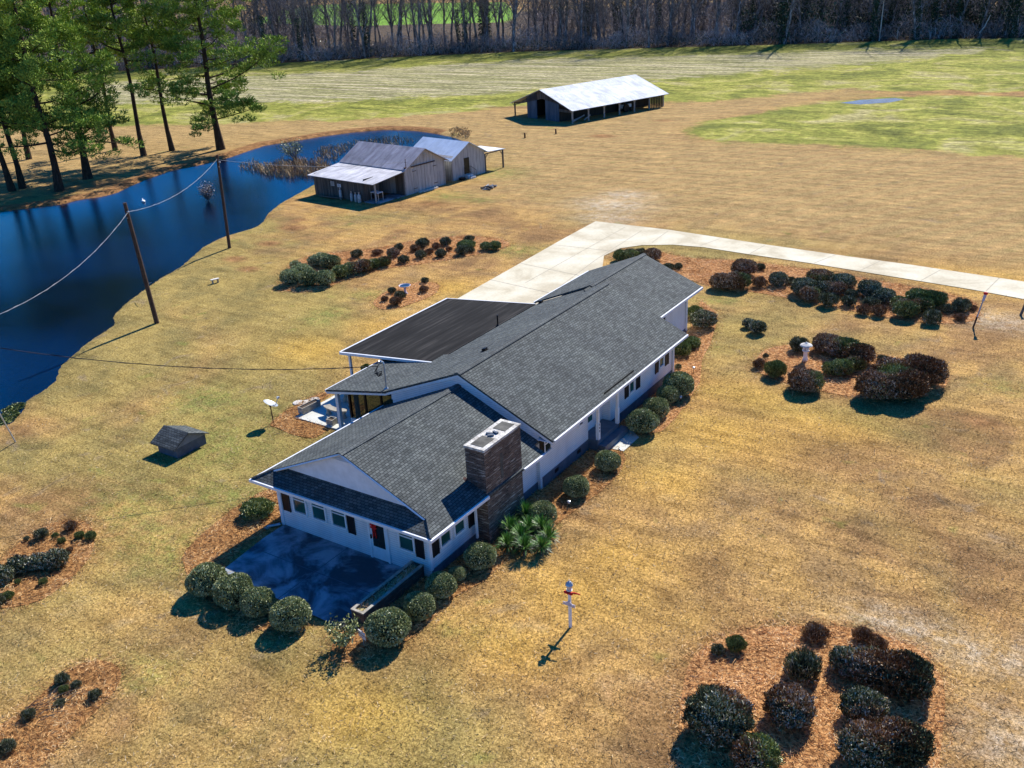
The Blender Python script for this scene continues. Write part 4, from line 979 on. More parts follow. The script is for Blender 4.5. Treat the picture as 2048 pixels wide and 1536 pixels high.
# ------------------------------------------------------------------ utility poles and wires
def pole(base, h, lean, r, lab):
    o = empty('utility_pole', (*base, 0)); tag(o, lab, 'utility pole')
    top = (lean[0], lean[1], h)
    lbuild(MB().tube((0, 0, -.1), top, r, r*.72, 12), 'shaft', 'pole_wood', o, False)
    hw = MB(); t_ = Vector(top)
    hw.tube(t_+Vector((0, 0, -.55)), t_+Vector((.22, -.05, -.55)), .05, None, 8); hw.ball(t_+Vector((.24, -.05, -.55)), .075, 8, 5); hw.tube(t_+Vector((0, 0, -.9)), t_+Vector((.12, -.1, -.95)), .03, None, 6)
    lbuild(hw, 'insulator', 'galvanised', o)
    return Vector((base[0]+top[0], base[1]+top[1], h))
def pole_from(b, t, r, lab):
    base = gp(*b); lo, hi = 0, 40
    def prj(P): d = np.array(P)-CAM; z_ = d@FW; return 1024+FPX*(d@RT)/z_, 768-FPX*(d@UP)/z_
    for _ in range(50):
        mid_ = (lo+hi)/2
        if prj((*base, mid_))[1] > t[1]: lo = mid_
        else: hi = mid_
    h = lo; dx = (t[0]-prj((*base, h))[0])
    dist = abs((np.array((*base, h))-CAM)@FW); off = RT*(dx*dist/FPX)
    return pole(base, h, (float(off[0]), float(off[1])), r, lab)
T1 = pole_from((314, 646), (249, 405), .16, 'tall bare wooden pole on the pond bank, the nearer one fully in view')
T2 = pole_from((459, 496), (434, 310), .14, 'slimmer far wooden pole on the pond bank below the tool shed')
T0 = pole((-22.45, -3.95), 8.3, (-.1, 0), .17, 'dark wooden pole stub rising at the left edge of the photo')
def wire(a, b, sag, lab, mat='cable_light', r=.022, k=26):
    a = Vector(a); b = Vector(b); pts = []
    for i in range(k+1):
        t = i/k; p = a.lerp(b, t); p.z -= sag*4*t*(1-t); pts.append(p)
    m_ = MB().path(pts, r, 5)
    m_.path([p+Vector((0, 0, .03*math.sin(i*2.4))) for i, p in enumerate(pts)], r*.6, 4)
    tag(build(m_, 'overhead_wire', mat, at=tuple(a)), lab, 'wire')
wire(T1+Vector((.2, 0, -.55)), T0+Vector((0, 0, -.8)), 1.1, 'wire sagging from the nearer pond bank pole towards the left edge', r=.013)
wire(T1+Vector((.2, 0, -.55)), T2+Vector((0, 0, -.3)), .75, 'wire sagging between the two pond bank poles', r=.015)
wire(T2+Vector((0, 0, -.4)), inA(.1, .25, EA+.7), .5, 'thin service wire running from the far pole to the tool shed', r=.013)
wire(T0+Vector((0, 0, -1.2)), (bx-.12, by-.3, bz+1.27), .62, 'dark service wire running from the left edge to the mast on the house roof', 'cable', r=.018)
# guy wire guard on the left
p = gp(31, 884); g0 = Vector((*p, 0)); g1 = Vector(T0)
o = empty('guy_wire', tuple(g0)); tag(o, 'guy wire with a pale guard rising from the lawn at the left edge', 'guy wire')
dv = (g1-g0); lbuild(MB().tube((0, 0, 0), tuple(dv*.30), .035, None, 8), 'guard', 'tank_white', o); lbuild(MB().tube(tuple(dv*.30), tuple(dv*.97), .012, None, 5), 'cable', 'cable', o)
p1 = Vector((*gp(303, 600), 0)); 
tag(build(MB().tube(tuple(p1+Vector((.25, .1, 1.3))), tuple(p1+Vector((-.75, .25, 1.0))), .02, None, 5), 'cross_bar', 'tank_white', at=tuple(p1)), 'thin pale rod sticking out from the lower part of the nearer pole', 'rod')

# ------------------------------------------------------------------ yard objects
# small well house
a, b, c_ = Vector((*gp(355.9, 917.4), 0)), Vector((-17.97, 1.70, 0)), Vector((-16.75, 3.55, 0))
wh = empty('well_house', tuple(a), 0); tag(wh, 'small grey well cover with a dark shingled gable roof on the lawn', 'well house')
LWx, LWy = -1.38, 1.75
lbuild(MB().box(LWx, 0, 0, LWy, 0, .52), 'wall', 'foundation_paint', wh)
m = MB(); x0, x1, y0, y1 = LWx-.22, .16, -.22, LWy+.15; ym = .72
for pl_ in ([(x0, y0, .56), (x1, y0, .56), (x1, ym, 1.08), (x0, ym, 1.08)], [(x0, ym, 1.08), (x1, ym, 1.08), (x1, y1, .56), (x0, y1, .56)]): m.slab(pl_, .045)
for k in range(6):
    f_ = k/6; yy = y0+(ym-y0)*f_; zz = .56+.52*f_; m.slab([(x0-.01, yy, zz+.025), (x1+.01, yy, zz+.025), (x1+.01, yy+.17, zz+.025+.09), (x0-.01, yy+.17, zz+.025+.09)], .02)
lbuild(m, 'roof', 'shingle', wh)
m = MB(); m.add([(.02, -.1, .52), (.02, LWy+.02, .52), (.02, ym, 1.02), (-.04, -.1, .52), (-.04, LWy+.02, .52), (-.04, ym, 1.02)], [(0, 1, 2), (5, 4, 3), (0, 2, 5, 3), (1, 4, 5, 2)])
lbuild(m, 'gable', 'tin_pale', wh)
MATS['well_wall'] = plain('well_wall', (.20, .22, .24), .8, var=.3); wh.children[0].data.materials[0] = MATS['well_wall']
# satellite dish
p = gp(547, 846); sdh = empty('satellite_dish', (*p, 0)); tag(sdh, 'small satellite dish on a thin rusty pole beside the straw bed', 'satellite dish')
lbuild(MB().tube((0, 0, 0), (-.03, 0, .95), .028, None, 8), 'pole', 'rust', sdh)
dm = MB(); q = Vector((.25, .35, .8)).normalized().to_track_quat('Z', 'Y')
prof = [(.001, .0), (.15, .015), (.28, .05), (.38, .09), (.385, .10), (.28, .065), (.15, .03), (.001, .014)]
t_ = MB().lathe(prof, (0, 0, 0), 22); dm.add([tuple(q @ Vector(v)+Vector((-.03, 0, 1.02))) for v in t_.v], t_.f)
lbuild(dm, 'reflector', 'dish_grey', sdh)
lbuild(MB().path([(-.03, 0, .98), (.25, .1, 1.02), (.36, .24, 1.38)], .018, 6).box(.3, .42, .18, .3, 1.36, 1.45), 'feed_arm', 'dish_grey', sdh)
lbuild(MB().ball((-.03, 0, .96), .07, 8, 6), 'bracket', 'rust', sdh)
# curved stone bench, planters, table, statue on the side patio
bn = empty('curved_bench', (-12.95, 8.9, .07)); tag(bn, 'curved pale stone garden bench on the side patio', 'bench')
m = MB(); R_, cx_, cy_ = 1.25, 0, 1.05; A0, A1 = math.radians(238), math.radians(304); k_ = 12; top = []; 
for i in range(k_+1):
    a_ = A0+(A1-A0)*i/k_; top.append((cx_+(R_+.18)*math.cos(a_), cy_+(R_+.18)*math.sin(a_), .46))
for i in range(k_+1):
    a_ = A1-(A1-A0)*i/k_; top.append((cx_+(R_-.18)*math.cos(a_), cy_+(R_-.18)*math.sin(a_), .46))
m.slab(top, .07); lbuild(m, 'seat', 'cast_stone', bn)
for a_ in (A0+.15, A1-.15):
    lx, ly = cx_+R_*math.cos(a_), cy_+R_*math.sin(a_); lbuild(MB().lathe([(.16, 0), (.13, .08), (.09, .2), (.15, .39)], (lx, ly, 0), 10), 'leg', 'cast_stone', bn)
def trough(x, y, lx, ly, h, rz, lab, name='stone_trough', z=.07):
    o = empty(name, (x, y, z), rz); tag(o, lab, 'planter')
    m = MB(); t = .045
    for (xa, xb, ya, yb) in ((-lx, -lx+t, -ly, ly), (lx-t, lx, -ly, ly), (-lx+t, lx-t, -ly, -ly+t), (-lx+t, lx-t, ly-t, ly)): m.box(xa, xb, ya, yb, .05, h)
    m.box(-lx+t, lx-t, -ly+t, ly-t, .05, .1); lbuild(m, 'trough', 'cast_stone', o)
    lbuild(MB().box(-lx+t, lx-t, -ly+t, ly-t, .1, h-.06), 'soil', 'soil', o)
    for s_ in (-1, 1): lbuild(MB().box(s_*lx*.6-.06, s_*lx*.6+.06, -ly, ly, 0, .05), 'foot', 'stone_pale', o)
trough(-14.72, 8.72, .19, .62, .36, math.radians(-4), 'long stone planter trough at the outer edge of the side patio')
trough(-12.48, 8.0, .2, .2, .32, .1, 'small square stone planter nearest the house roof on the side patio')
o = empty('patio_table', (-13.75, 10.5, .07)); tag(o, 'round pale stone table on the side patio half under the porch roof', 'table')
lbuild(MB().lathe([(.62, .66), (.65, .69), (.65, .73), (.62, .75)], (0, 0, 0), 28), 'top', 'cast_stone', o); lbuild(MB().lathe([(.26, 0), (.2, .1), (.1, .3), (.14, .55), (.24, .66)], (0, 0, 0), 14), 'pedestal', 'cast_stone', o)
o = empty('garden_statue', (-13.05, 10.0, .07)); tag(o, 'slim weathered garden statue beside the round patio table', 'statue')
lbuild(MB().lathe([(.13, 0), (.13, .06), (.09, .1), (.11, .3), (.13, .48), (.08, .6), (.1, .66), (.05, .72)], (0, 0, 0), 12), 'figure', 'cast_stone', o, True); lbuild(MB().ball((0, 0, .80), .085, 10, 8), 'head', 'cast_stone', o, True)
for k, (x, y) in enumerate(((597, 806), (614, 805), (628, 800))):
    p = gp(x, y); tag(build(MB().lathe([(.3, 0), (.31, .03), (.29, .045)], (*p, 0), 14), 'stepping_stone', 'stone_pale', at=(*p, 0)),
                      ['outermost pale round stepping stone off the side patio', 'middle stepping stone off the side patio', 'stepping stone touching the side patio edge'][k], 'stepping stone', 'stepping stones by the side patio')
# birdbath
p = gp(811, 588); o = empty('birdbath', (*p, 0)); tag(o, 'white stone birdbath standing in the small straw bed', 'birdbath')
lbuild(MB().lathe([(.2, 0), (.2, .06), (.1, .12), (.075, .35), (.12, .5)], (0, 0, 0), 14), 'pedestal', 'pinkish_stone', o, True)
lbuild(MB().lathe([(.1, .5), (.36, .58), (.42, .64), (.40, .65), (.33, .60), (.05, .57)], (0, 0, 0), 22), 'bowl', 'pinkish_stone', o); lbuild(MB().lathe([(.33, .612), (.33, .616)], (0, 0, 0), 20), 'bowl_water', 'dark_glass', o)
# concrete bench by the pond
p = gp(431, 566); o = empty('lawn_bench', (*p, 0), math.radians(70)); o.scale = (.62, .62, .8); tag(o, 'small pale bench on the lawn near the pond pole', 'bench')
lbuild(MB().slab([(-.5, -.2, .40), (.5, -.2, .40), (.52, .18, .40), (0, .26, .40), (-.52, .18, .40)], .06), 'seat', 'stone_pale', o)
for x in (-.32, .32): lbuild(MB().box(x-.06, x+.06, -.14, .14, 0, .34), 'leg', 'cast_stone', o)
# yard sign
p = gp(728, 1291); o = empty('yard_sign', (*p, 0), math.radians(-14)); tag(o, 'small white yard sign on a thin stake in front of the biggest clipped shrub', 'sign')
lbuild(MB().box(-.012, .012, -.012, .012, 0, .62), 'stake', 'tank_white', o)
bd = lbuild(MB().box(-.20, .20, -.035, -.014, .33, .60), 'panel', 'sign_white', o)
def text(s_, size, loc, rot, mat, parent, name='lettering', ext=.002):
    cu = bpy.data.curves.new(name, 'FONT'); cu.body = s_; cu.size = size; cu.align_x = 'CENTER'; cu.align_y = 'CENTER'; cu.extrude = ext
    to = bpy.data.objects.new(name, cu); sc.collection.objects.link(to); dg = bpy.context.evaluated_depsgraph_get()
    me_ = bpy.data.meshes.new_from_object(to.evaluated_get(dg)); bpy.data.objects.remove(to); me_.name = name
    M_ = Matrix.Translation(loc) @ rot.to_matrix().to_4x4(); me_.transform(M_); me_.materials.clear(); me_.materials.append(MATS[mat])
    return link(bpy.data.objects.new(name, me_), parent)
from mathutils import Euler
eu = Euler((math.radians(90), 0, 0))
text('DR. CLARK', .075, (0, -.038, .48), eu, 'ink_blue', bd); text('for you', .045, (0, -.038, .385), eu, 'ink_red', bd)
# lamp post with red bow and name plaque
p = gp(1141, 1254); o = empty('lamp_post', (*p, 0)); tag(o, 'white lamp post with a small plaque standing alone on the front lawn', 'lamp post')
lbuild(MB().box(-.042, .042, -.042, .042, 0, 1.5), 'post', 'white_paint', o)
lbuild(MB().lathe([(.05, 1.5), (.10, 1.53), (.115, 1.56)], (0, 0, 0), 6), 'lamp_base', 'white_paint', o)
lbuild(MB().lathe([(.085, 1.56), (.12, 1.76)], (0, 0, 0), 6), 'lamp_glass', 'lantern_glass', o)
lbuild(MB().lathe([(.15, 1.76), (.12, 1.81), (.06, 1.88), (.02, 1.90), (.02, 1.95)], (0, 0, 0), 6), 'lamp_cap', 'galvanised', o)
lbuild(MB().box(-.24, .24, -.05, -.03, .98, 1.02).add([(-.26, -.055, .93), (.26, -.055, .93), (0, -.055, 1.14), (-.26, -.075, .93), (.26, -.075, .93), (0, -.075, 1.14)], [(0, 2, 1), (3, 4, 5), (0, 1, 4, 3), (1, 2, 5, 4), (2, 0, 3, 5)]), 'plaque', 'pinkish_stone', o)
bw = MB()
for s_ in (-1, 1): bw.ball((s_*.09, -.08, 1.47), .085, 10, 7, (1.1, .6, .7))
bw.ball((0, -.1, 1.47), .045); bw.path([(0, -.08, 1.46), (.2, -.05, 1.52), (.42, .0, 1.50)], [.03, .035, .02], 5)
tag(build(MB().add([(v[0]+p[0], v[1]+p[1], v[2]) for v in bw.v], bw.f), 'ribbon_bow', 'red_cloth', at=(p[0], p[1], 1.47), smooth=True), 'red ribbon bow tied below the lamp on the front lawn post', 'bow')
# garden lantern
p = gp(1610, 722); o = empty('garden_lantern', (*p, 0)); tag(o, 'squat white garden lantern in the curved shrub bed', 'lantern')
lbuild(MB().lathe([(.17, 0), (.15, .1), (.11, .3), (.12, .55), (.18, .62)], (0, 0, 0), 14), 'pedestal', 'white_paint', o, True)
lg_ = MB()
for k in range(6): a_ = k*math.pi/3; lg_.box(.15*math.cos(a_)-.02, .15*math.cos(a_)+.02, .15*math.sin(a_)-.02, .15*math.sin(a_)+.02, .62, .92)
lg_.lathe([(.19, .60), (.19, .64)], (0, 0, 0), 14); lbuild(lg_, 'cage', 'white_paint', o); lbuild(MB().lathe([(.11, .64), (.11, .92)], (0, 0, 0), 12), 'lamp_glass', 'lantern_glass', o)
lbuild(MB().lathe([(.34, .92), (.30, .97), (.1, 1.06), (.03, 1.12)], (0, 0, 0), 18), 'cap', 'stone_pale', o)
# tall drive post with red top
p = gp(1946, 656); o = empty('driveway_lamp', (*p, 0)); tag(o, 'leaning brown and white post with a red bow beside the driveway', 'lamp post')
tp = (.32, .55, 1.95)
V_ = lambda t: (tp[0]*t, tp[1]*t, tp[2]*t)
lbuild(MB().tube((0, 0, 0), V_(.33), .055, .05, 8), 'foot', 'rust', o); lbuild(MB().tube(V_(.33), V_(.93), .04, .035, 8), 'post', 'tank_white', o)
lbuild(MB().tube(V_(.80), V_(.98), .075, .085, 8), 'lamp', 'pinkish_stone', o)
tag(build(MB().ball((p[0]+tp[0], p[1]+tp[1], tp[2]+.04), .11, 10, 7, (1.2, 1, .8)), 'ribbon_bow', 'red_cloth', at=(p[0]+tp[0], p[1]+tp[1], tp[2])), 'red bow on top of the leaning post beside the driveway', 'bow')
p = gp(2041, 631); tag(build(MB().tube((*p, 0), (p[0]+.14, p[1]+.3, .72), .09, .08, 4).tube((p[0]+.14, p[1]+.3, .72), (p[0]+.15, p[1]+.31, .75), .12, .12, 4), 'bollard_post', 'post_wood', at=(*p, 0)), 'short leaning wooden post at the right edge of the photo', 'post')
# path lights
pls = [(1296, 872, 'path light in front of the roundest shrub by the entry steps'), (1240, 912, 'path light at the lawn end of the entry path'), (1138, 1018, 'path light standing in bare straw between two shrubs'),
       (1656, 0, ''), (1361, 806, 'path light beside the second shrub past the entry steps'), (1387, 747, 'bent path light at the far end of the shrub row'), (876, 1206, 'pale path light tucked between two clipped shrubs by the planter')]
for x, y, lab in pls:
    if not y: continue
    p = gp(x, y); o = empty('path_light', (*p, 0)); tag(o, lab, 'path light', 'small path lights in the straw beds')
    lbuild(MB().tube((0, 0, 0), (.01, 0, .3), .015, None, 6), 'stake', 'dark_metal', o); lbuild(MB().lathe([(.05, .28), (.045, .36)], (0, 0, 0), 10), 'lens', 'lantern_glass', o); lbuild(MB().lathe([(.085, .36), (.07, .39), (.01, .41)], (0, 0, 0), 12), 'cap', 'galvanised', o)
# swan
p = gp(286, 399); o = empty('swan', (p[0], p[1], wz), math.radians(150)); o.scale = (.75, .75, .6); tag(o, 'white swan floating on the pond near the far bank', 'swan')
sb = MB(); sb.ball((0, 0, .12), .34, 14, 10, (1.5, .75, .62)); sb.ball((-.42, 0, .22), .16, 10, 7, (1.4, .6, .5)); sb.path([(.38, 0, .14), (.62, 0, .24), (.72, 0, .36)], [.12, .07, .055], 10); sb.ball((.77, 0, .38), .08, 10, 7, (1.25, .85, .9))
lbuild(sb, 'body', 'swan_white', o, True); lbuild(MB().tube((.84, 0, .37), (.98, 0, .33), .035, .012, 6), 'bill', 'bill_orange', o)

# ------------------------------------------------------------------ straw beds
def inpoly(P, poly): return poly_sd(P[:, 0], P[:, 1], poly) > 0
def bed(poly, lab, pale=False, dens=70, seed=1, keep=None, L=(.09, .22)):
    """one object: the straw covered ground of a bed and the loose needles on it"""
    rng = np.random.default_rng(seed); A_ = np.array(poly)
    mn, mx = A_.min(0)-.5, A_.max(0)+.5; area = (mx-mn).prod(); n_ = int(area*dens*1.7)
    P = rng.uniform(mn, mx, (n_, 2)); sdv = poly_sd(P[:, 0], P[:, 1], poly); m_ = sdv > -.55*rng.random(n_)**2.2; P = P[m_]; sdv = sdv[m_]
    if keep is not None: k_ = keep(P); P = P[k_]; sdv = sdv[k_]
    n_ = len(P); z = .03+.05*np.clip(sdv/.5, 0, 1)+rng.uniform(0, .05, n_)
    a_ = rng.uniform(0, 6.283, n_); D = np.stack([np.cos(a_), np.sin(a_), rng.normal(.1, .28, n_)], 1)
    Q = leaves(np.stack([P[:, 0], P[:, 1], z], 1), D, rng.uniform(*L, n_), rng.uniform(.009, .019, n_), rng, .15)
    poly = grow(poly, -.10) if len(poly) > 40 else poly
    tri = tessellate_polygon([[Vector((x, y, 0)) for x, y in poly]]); e_ = MB()
    fs = [(a, b, c) if (poly[b][0]-poly[a][0])*(poly[c][1]-poly[a][1])-(poly[b][1]-poly[a][1])*(poly[c][0]-poly[a][0]) > 0 else (a, c, b) for a, b, c in tri]
    e_.add([(x, y, .022) for x, y in poly], fs)
    cl = np.clip(.5+.22*np.sin(P[:, 0]*2.1+np.cos(P[:, 1]*1.7)*2)+rng.normal(0, .22, n_), 0, 1)
    o = bpy.data.objects.new('pine_straw', quadmesh('pine_straw', Q, ['straw_pale' if pale else 'straw', 'mulch_base_pale' if pale else 'mulch_base'], cl, extra=e_))
    tag(link(o), lab, 'straw bed', kind='stuff'); return o
ZA = (1340, 1220, 2.893); ZB = (1200, 460, 2.415); ZC = (540, 440, 3.938); ZD = (0, 860, 4.15); ZE = (0, 860, 2.272); ZF = (1480, 640, 4.876)
def zpoly(pts, Zt): return gpoly(pts, *Zt)
def smooth(poly, it=2):
    for _ in range(it):
        out = []
        for i in range(len(poly)):
            a, b = np.array(poly[i]), np.array(poly[(i+1) % len(poly)]); out += [tuple(a*.75+b*.25), tuple(a*.25+b*.75)]
        poly = out
    return poly
B_RIGHT = smooth(zpoly([(20, 1150), (40, 1000), (30, 700), (50, 450), (100, 270), (230, 180), (430, 100), (620, 88), (800, 80), (1080, 90), (1270, 150), (1450, 210), (1560, 330), (1620, 480), (1600, 700), (1580, 900), (1560, 1150)], ZA))
bed(B_RIGHT, 'large rounded straw bed with dark shrubs at the lower right of the lawn', True, 130, 1)
B_FAR = smooth(zpoly([(60, 160), (75, 95), (290, 100), (400, 135), (640, 145), (1000, 185), (1250, 230), (1500, 270), (1800, 330), (1855, 395), (1830, 440), (1700, 462), (1450, 440), (1200, 392), (950, 342), (750, 302), (560, 285), (420, 240), (300, 200), (180, 190)], ZB))
bed(B_FAR, 'long straw bed crowded with shrubs beside the driveway', True, 60, 2, L=(.2, .4))
B_LANT = smooth(zpoly([(110, 470), (130, 400), (200, 300), (330, 255), (480, 235), (720, 230), (1000, 300), (1290, 330), (1500, 350), (1980, 480), (2048, 560), (2030, 680), (1760, 790), (1300, 790), (900, 730), (780, 700), (480, 640), (380, 600), (160, 520)], ZF))
bed(B_LANT, 'curved straw bed round the garden lantern', True, 90, 3)
B_LEFT = smooth(zpoly([(25, 555), (90, 490), (100, 430), (170, 340), (350, 270), (500, 260), (700, 240), (900, 215), (1150, 160), (1350, 140), (1600, 125), (1800, 145), (1905, 180), (1880, 215), (1700, 265), (1450, 310), (1200, 350), (950, 380), (780, 425), (600, 475), (450, 540), (320, 568), (150, 568)], ZC), 1)
bed(B_LEFT, 'long tapering straw bed of hedges and shrubs behind the carport lawn', True, 60, 4, L=(.2, .4))
B_BATH = smooth(zpoly([(800, 660), (850, 605), (950, 540), (1150, 490), (1300, 490), (1345, 525), (1300, 590), (1150, 650), (1000, 700), (880, 712)], ZC))
bed(B_BATH, 'small oval straw bed round the birdbath', True, 80, 5)
B_WEST = smooth(zpoly([(-150, 1250), (60, 1010), (150, 930), (280, 830), (430, 760), (600, 735), (740, 750), (800, 830), (810, 930), (780, 1050), (650, 1200), (500, 1330), (350, 1430), (150, 1480), (0, 1500), (-150, 1500)], ZD))
bed(B_WEST, 'orange straw bed with dark low shrubs at the left edge of the photo', False, 120, 6)
B_SW = smooth(zpoly([(-90, 1400), (0, 1330), (100, 1270), (200, 1180), (260, 1110), (370, 1050), (480, 1035), (560, 1070), (570, 1130), (530, 1200), (460, 1270), (400, 1330), (330, 1400), (250, 1470), (180, 1560), (-90, 1700)], ZE))
bed(B_SW, 'orange straw bed with fallen twigs at the lower left corner', False, 130, 7)
B_FRONT = smooth(gpoly([(655, 1322), (665, 1290), (690, 1255), (735, 1236)]), 0)+[(-.33, -3.4), (-.33, 0), (-.02, .02), (-.02, 8.0), (.05, 12.0), (.9, 12.05), (.92, 12.2)]+gpoly([(1215, 897), (1246, 905), (1252, 918), (1238, 948), (1200, 985), (1150, 1022), (1112, 1050), (1105, 1090), (1060, 1102), (1012, 1122), (965, 1165), (908, 1195), (865, 1240), (822, 1278), (770, 1310), (705, 1326)])
bed(B_FRONT, 'orange straw strip under the shrub row along the right side of the house', False, 130, 8)
B_ENT = [(.1, 14.4), (.02, 14.4), (.02, 21.3), (-.3, 21.5), (-1.9, 21.5), (-1.9, 27.8)]+gpoly([(1402, 602), (1432, 625), (1432, 652), (1420, 690), (1404, 720), (1400, 765), (1378, 800), (1350, 838), (1325, 862), (1290, 872), (1268, 868)])
bed(B_ENT, 'straw bed under the shrubs from the entry steps to the far house corner', True, 110, 9)
B_PAT = [(-7.72, .05), (-8.15, .1), (-8.15, -1.3), (-7.65, -4.0)]+gpoly([(457, 1152), (520, 1195), (560, 1248), (610, 1256), (600, 1262), (540, 1266), (480, 1248), (430, 1215), (392, 1180), (374, 1150), (364, 1118), (372, 1100), (405, 1068), (458, 1024), (512, 990), (548, 974), (560, 985)])
bed(B_PAT, 'orange straw bed between the lawn and the left side of the front patio', False, 130, 10)
B_DISH = smooth(zpoly([(430, 1010), (470, 920), (560, 860), (800, 660), (1000, 560), (1250, 420), (1600, 270), (1850, 240), (1700, 380), (1420, 520), (1250, 640), (1060, 860), (1700, 1020), (1620, 1180), (1400, 1290), (1180, 1260), (900, 1200), (600, 1050)], (500, 760, 10.97)), 1)
bed(B_DISH, 'orange straw bed wrapped round the side patio by the satellite dish', False, 120, 11)
B_CP = [(-14.7, 12.6), (-15.3, 12.5), (-15.4, 11.6), (-14.9, 11.6), (-13.2, 11.7), (-13.0, 12.6)]
bed(B_CP, 'reddish straw patch by the carport post', False, 120, 12)

# ------------------------------------------------------------------ shrubs
def proto(kind, seed, n_=2600, lsz=.075, fl=1.0, mats=None, core='core_dark', rough=.05, flat=0):
    """unit shrub: radius 1, height 1, standing on z = 0"""
    rng = np.random.default_rng(seed); d = sph(n_, rng, -.55)
    ph = rng.uniform(0, 6.28, 6); bumpy = 1+rough*(np.sin(d[:, 0]*5+ph[0])+np.sin(d[:, 1]*6+ph[1])+np.sin(d[:, 2]*7+ph[2]))*.5+rng.normal(0, rough*.5, len(d))
    P = d*bumpy[:, None]; pw_ = 1.0
    if flat: P[:, 2] = np.sign(P[:, 2])*np.abs(P[:, 2])**(1-flat*.5); P[:, :2] *= (1+.12*flat)
    P[:, 2] = P[:, 2]*.5+.5; P[:, 2] = np.clip(P[:, 2], .03, 2)
    D = d.copy()
    if kind == 'spiky': D = d*.55+np.array([0, 0, .9])
    Q = leaves(P, D, rng.uniform(.7, 1.3, n_)*lsz*(1.7 if kind == 'spiky' else 1), rng.uniform(.5, 1., n_)*lsz*(.45 if kind == 'spiky' else .8), rng, .75 if kind == 'clip' else .45)
    t = np.clip(rng.beta(2, 2.6, n_)+.12*np.sin(P[:, 0]*4+ph[3])*np.cos(P[:, 1]*4+ph[4]), 0, 1)
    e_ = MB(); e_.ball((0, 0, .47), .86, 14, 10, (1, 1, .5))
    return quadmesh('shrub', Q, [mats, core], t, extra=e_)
CL = [proto('clip', 10+i, 5200, .07, mats='leaf_clipped', rough=.05, flat=.25*(i % 3)) for i in range(4)]
DK = [proto('spiky', 20+i, 2600, .11, mats='leaf_dark', rough=.18) for i in range(4)]
BR = [proto('spiky', 30+i, 2300, .11, mats='leaf_brown', rough=.2, core='core_brown') for i in range(3)]
OL = [proto('spiky', 40+i, 2600, .105, mats='leaf_olive', rough=.14) for i in range(3)]
KD = {'c': CL, 'd': DK, 'b': BR, 'o': OL}; _k = [0]
def shrub(box, kind, lab, Zt=(0, 0, 1.0), name=None, group=None, hs_=1.0):
    x0, y0, x1, y1 = box; ox, oy, k = Zt
    gx0, gy0_, r, h = ballfit(ox+x0/k, oy+y0/k, ox+x1/k, oy+y1/k); _k[0] += 1
    if kind != 'c' and r > .55:
        return mass([box], kind, lab, Zt, 300+_k[0], 520 if r < 1 else 430, group, name or 'shrub')
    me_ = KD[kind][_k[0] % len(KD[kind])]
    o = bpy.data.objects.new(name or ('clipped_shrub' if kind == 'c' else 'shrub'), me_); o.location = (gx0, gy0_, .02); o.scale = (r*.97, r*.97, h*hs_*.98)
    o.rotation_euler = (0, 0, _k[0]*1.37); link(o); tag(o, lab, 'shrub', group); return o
def mass(lobes, kind, lab, Zt=(0, 0, 1.0), seed=1, dens=420, group=None, name='shrub_mass'):
    """a run of shrubs grown into one"""
    rng = np.random.default_rng(seed); fit = [ballfit(Zt[0]+a/Zt[2], Zt[1]+b/Zt[2], Zt[0]+c/Zt[2], Zt[1]+d/Zt[2]) for a, b, c, d in lobes]
    c0 = np.array([fit[0][0], fit[0][1], 0.02]); Ps = []; Ds = []; e_ = MB()
    for (x, y, r, h) in fit:
        n_ = int(dens*1.7*(2*math.pi*r*r+2*math.pi*r*h*.6)); d = sph(n_, rng, -.4); P = d*(1+rng.normal(0, .07, len(d))+.07*np.sin(d[:, 0]*5+seed)*np.cos(d[:, 1]*4+seed*2)+.05*np.sin(d[:, 1]*9+d[:, 2]*8))[:, None]
        P[:, 2] = np.sign(P[:, 2])*np.abs(P[:, 2])**.8
        P = P*[r, r, h*.5]+[x, y, h*.5+.02]; ok = np.ones(len(P), bool)
        for (x2, y2, r2, h2) in fit:
            if (x2, y2) != (x, y): ok &= (((P[:, 0]-x2)/r2)**2+((P[:, 1]-y2)/r2)**2+((P[:, 2]-h2*.5)/(h2*.5))**2) > .8
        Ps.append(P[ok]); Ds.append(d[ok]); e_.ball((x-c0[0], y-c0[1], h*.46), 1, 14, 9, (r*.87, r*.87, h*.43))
    P = np.concatenate(Ps)-c0; D = np.concatenate(Ds)*.55+np.array([0, 0, .8]); n_ = len(P)
    blot = (np.sin(P[:, 0]*1.9+seed)+np.sin(P[:, 1]*2.3+seed*1.7)+rng.normal(0, .45, n_)) > (.55 if kind == 'd' else .9)
    Q = leaves(P, D, rng.uniform(.06, .13, n_), rng.uniform(.022, .044, n_), rng, .5)
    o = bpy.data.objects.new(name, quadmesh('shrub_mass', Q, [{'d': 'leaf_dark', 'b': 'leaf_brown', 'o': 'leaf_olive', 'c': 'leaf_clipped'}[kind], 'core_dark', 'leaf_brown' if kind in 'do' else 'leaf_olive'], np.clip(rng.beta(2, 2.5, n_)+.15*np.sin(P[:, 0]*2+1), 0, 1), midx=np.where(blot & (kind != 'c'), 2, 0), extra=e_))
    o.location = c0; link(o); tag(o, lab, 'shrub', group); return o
g_row = 'clipped shrubs at the patio edge'
for bx_, lab in (((375, 1123, 453, 1197), 'clipped round shrub at the left end of the four along the patio edge'), ((429, 1144, 505, 1220), 'clipped round shrub, second from the left of the four along the patio edge'),
                 ((480, 1168, 550, 1240), 'clipped round shrub, third from the left of the four along the patio edge'), ((541, 1195, 622, 1262), 'widest clipped shrub, nearest the viewer of the four along the patio edge')):
    shrub(bx_, 'c', lab, group=g_row)
g_row = 'clipped shrubs in the row along the right side of the house'
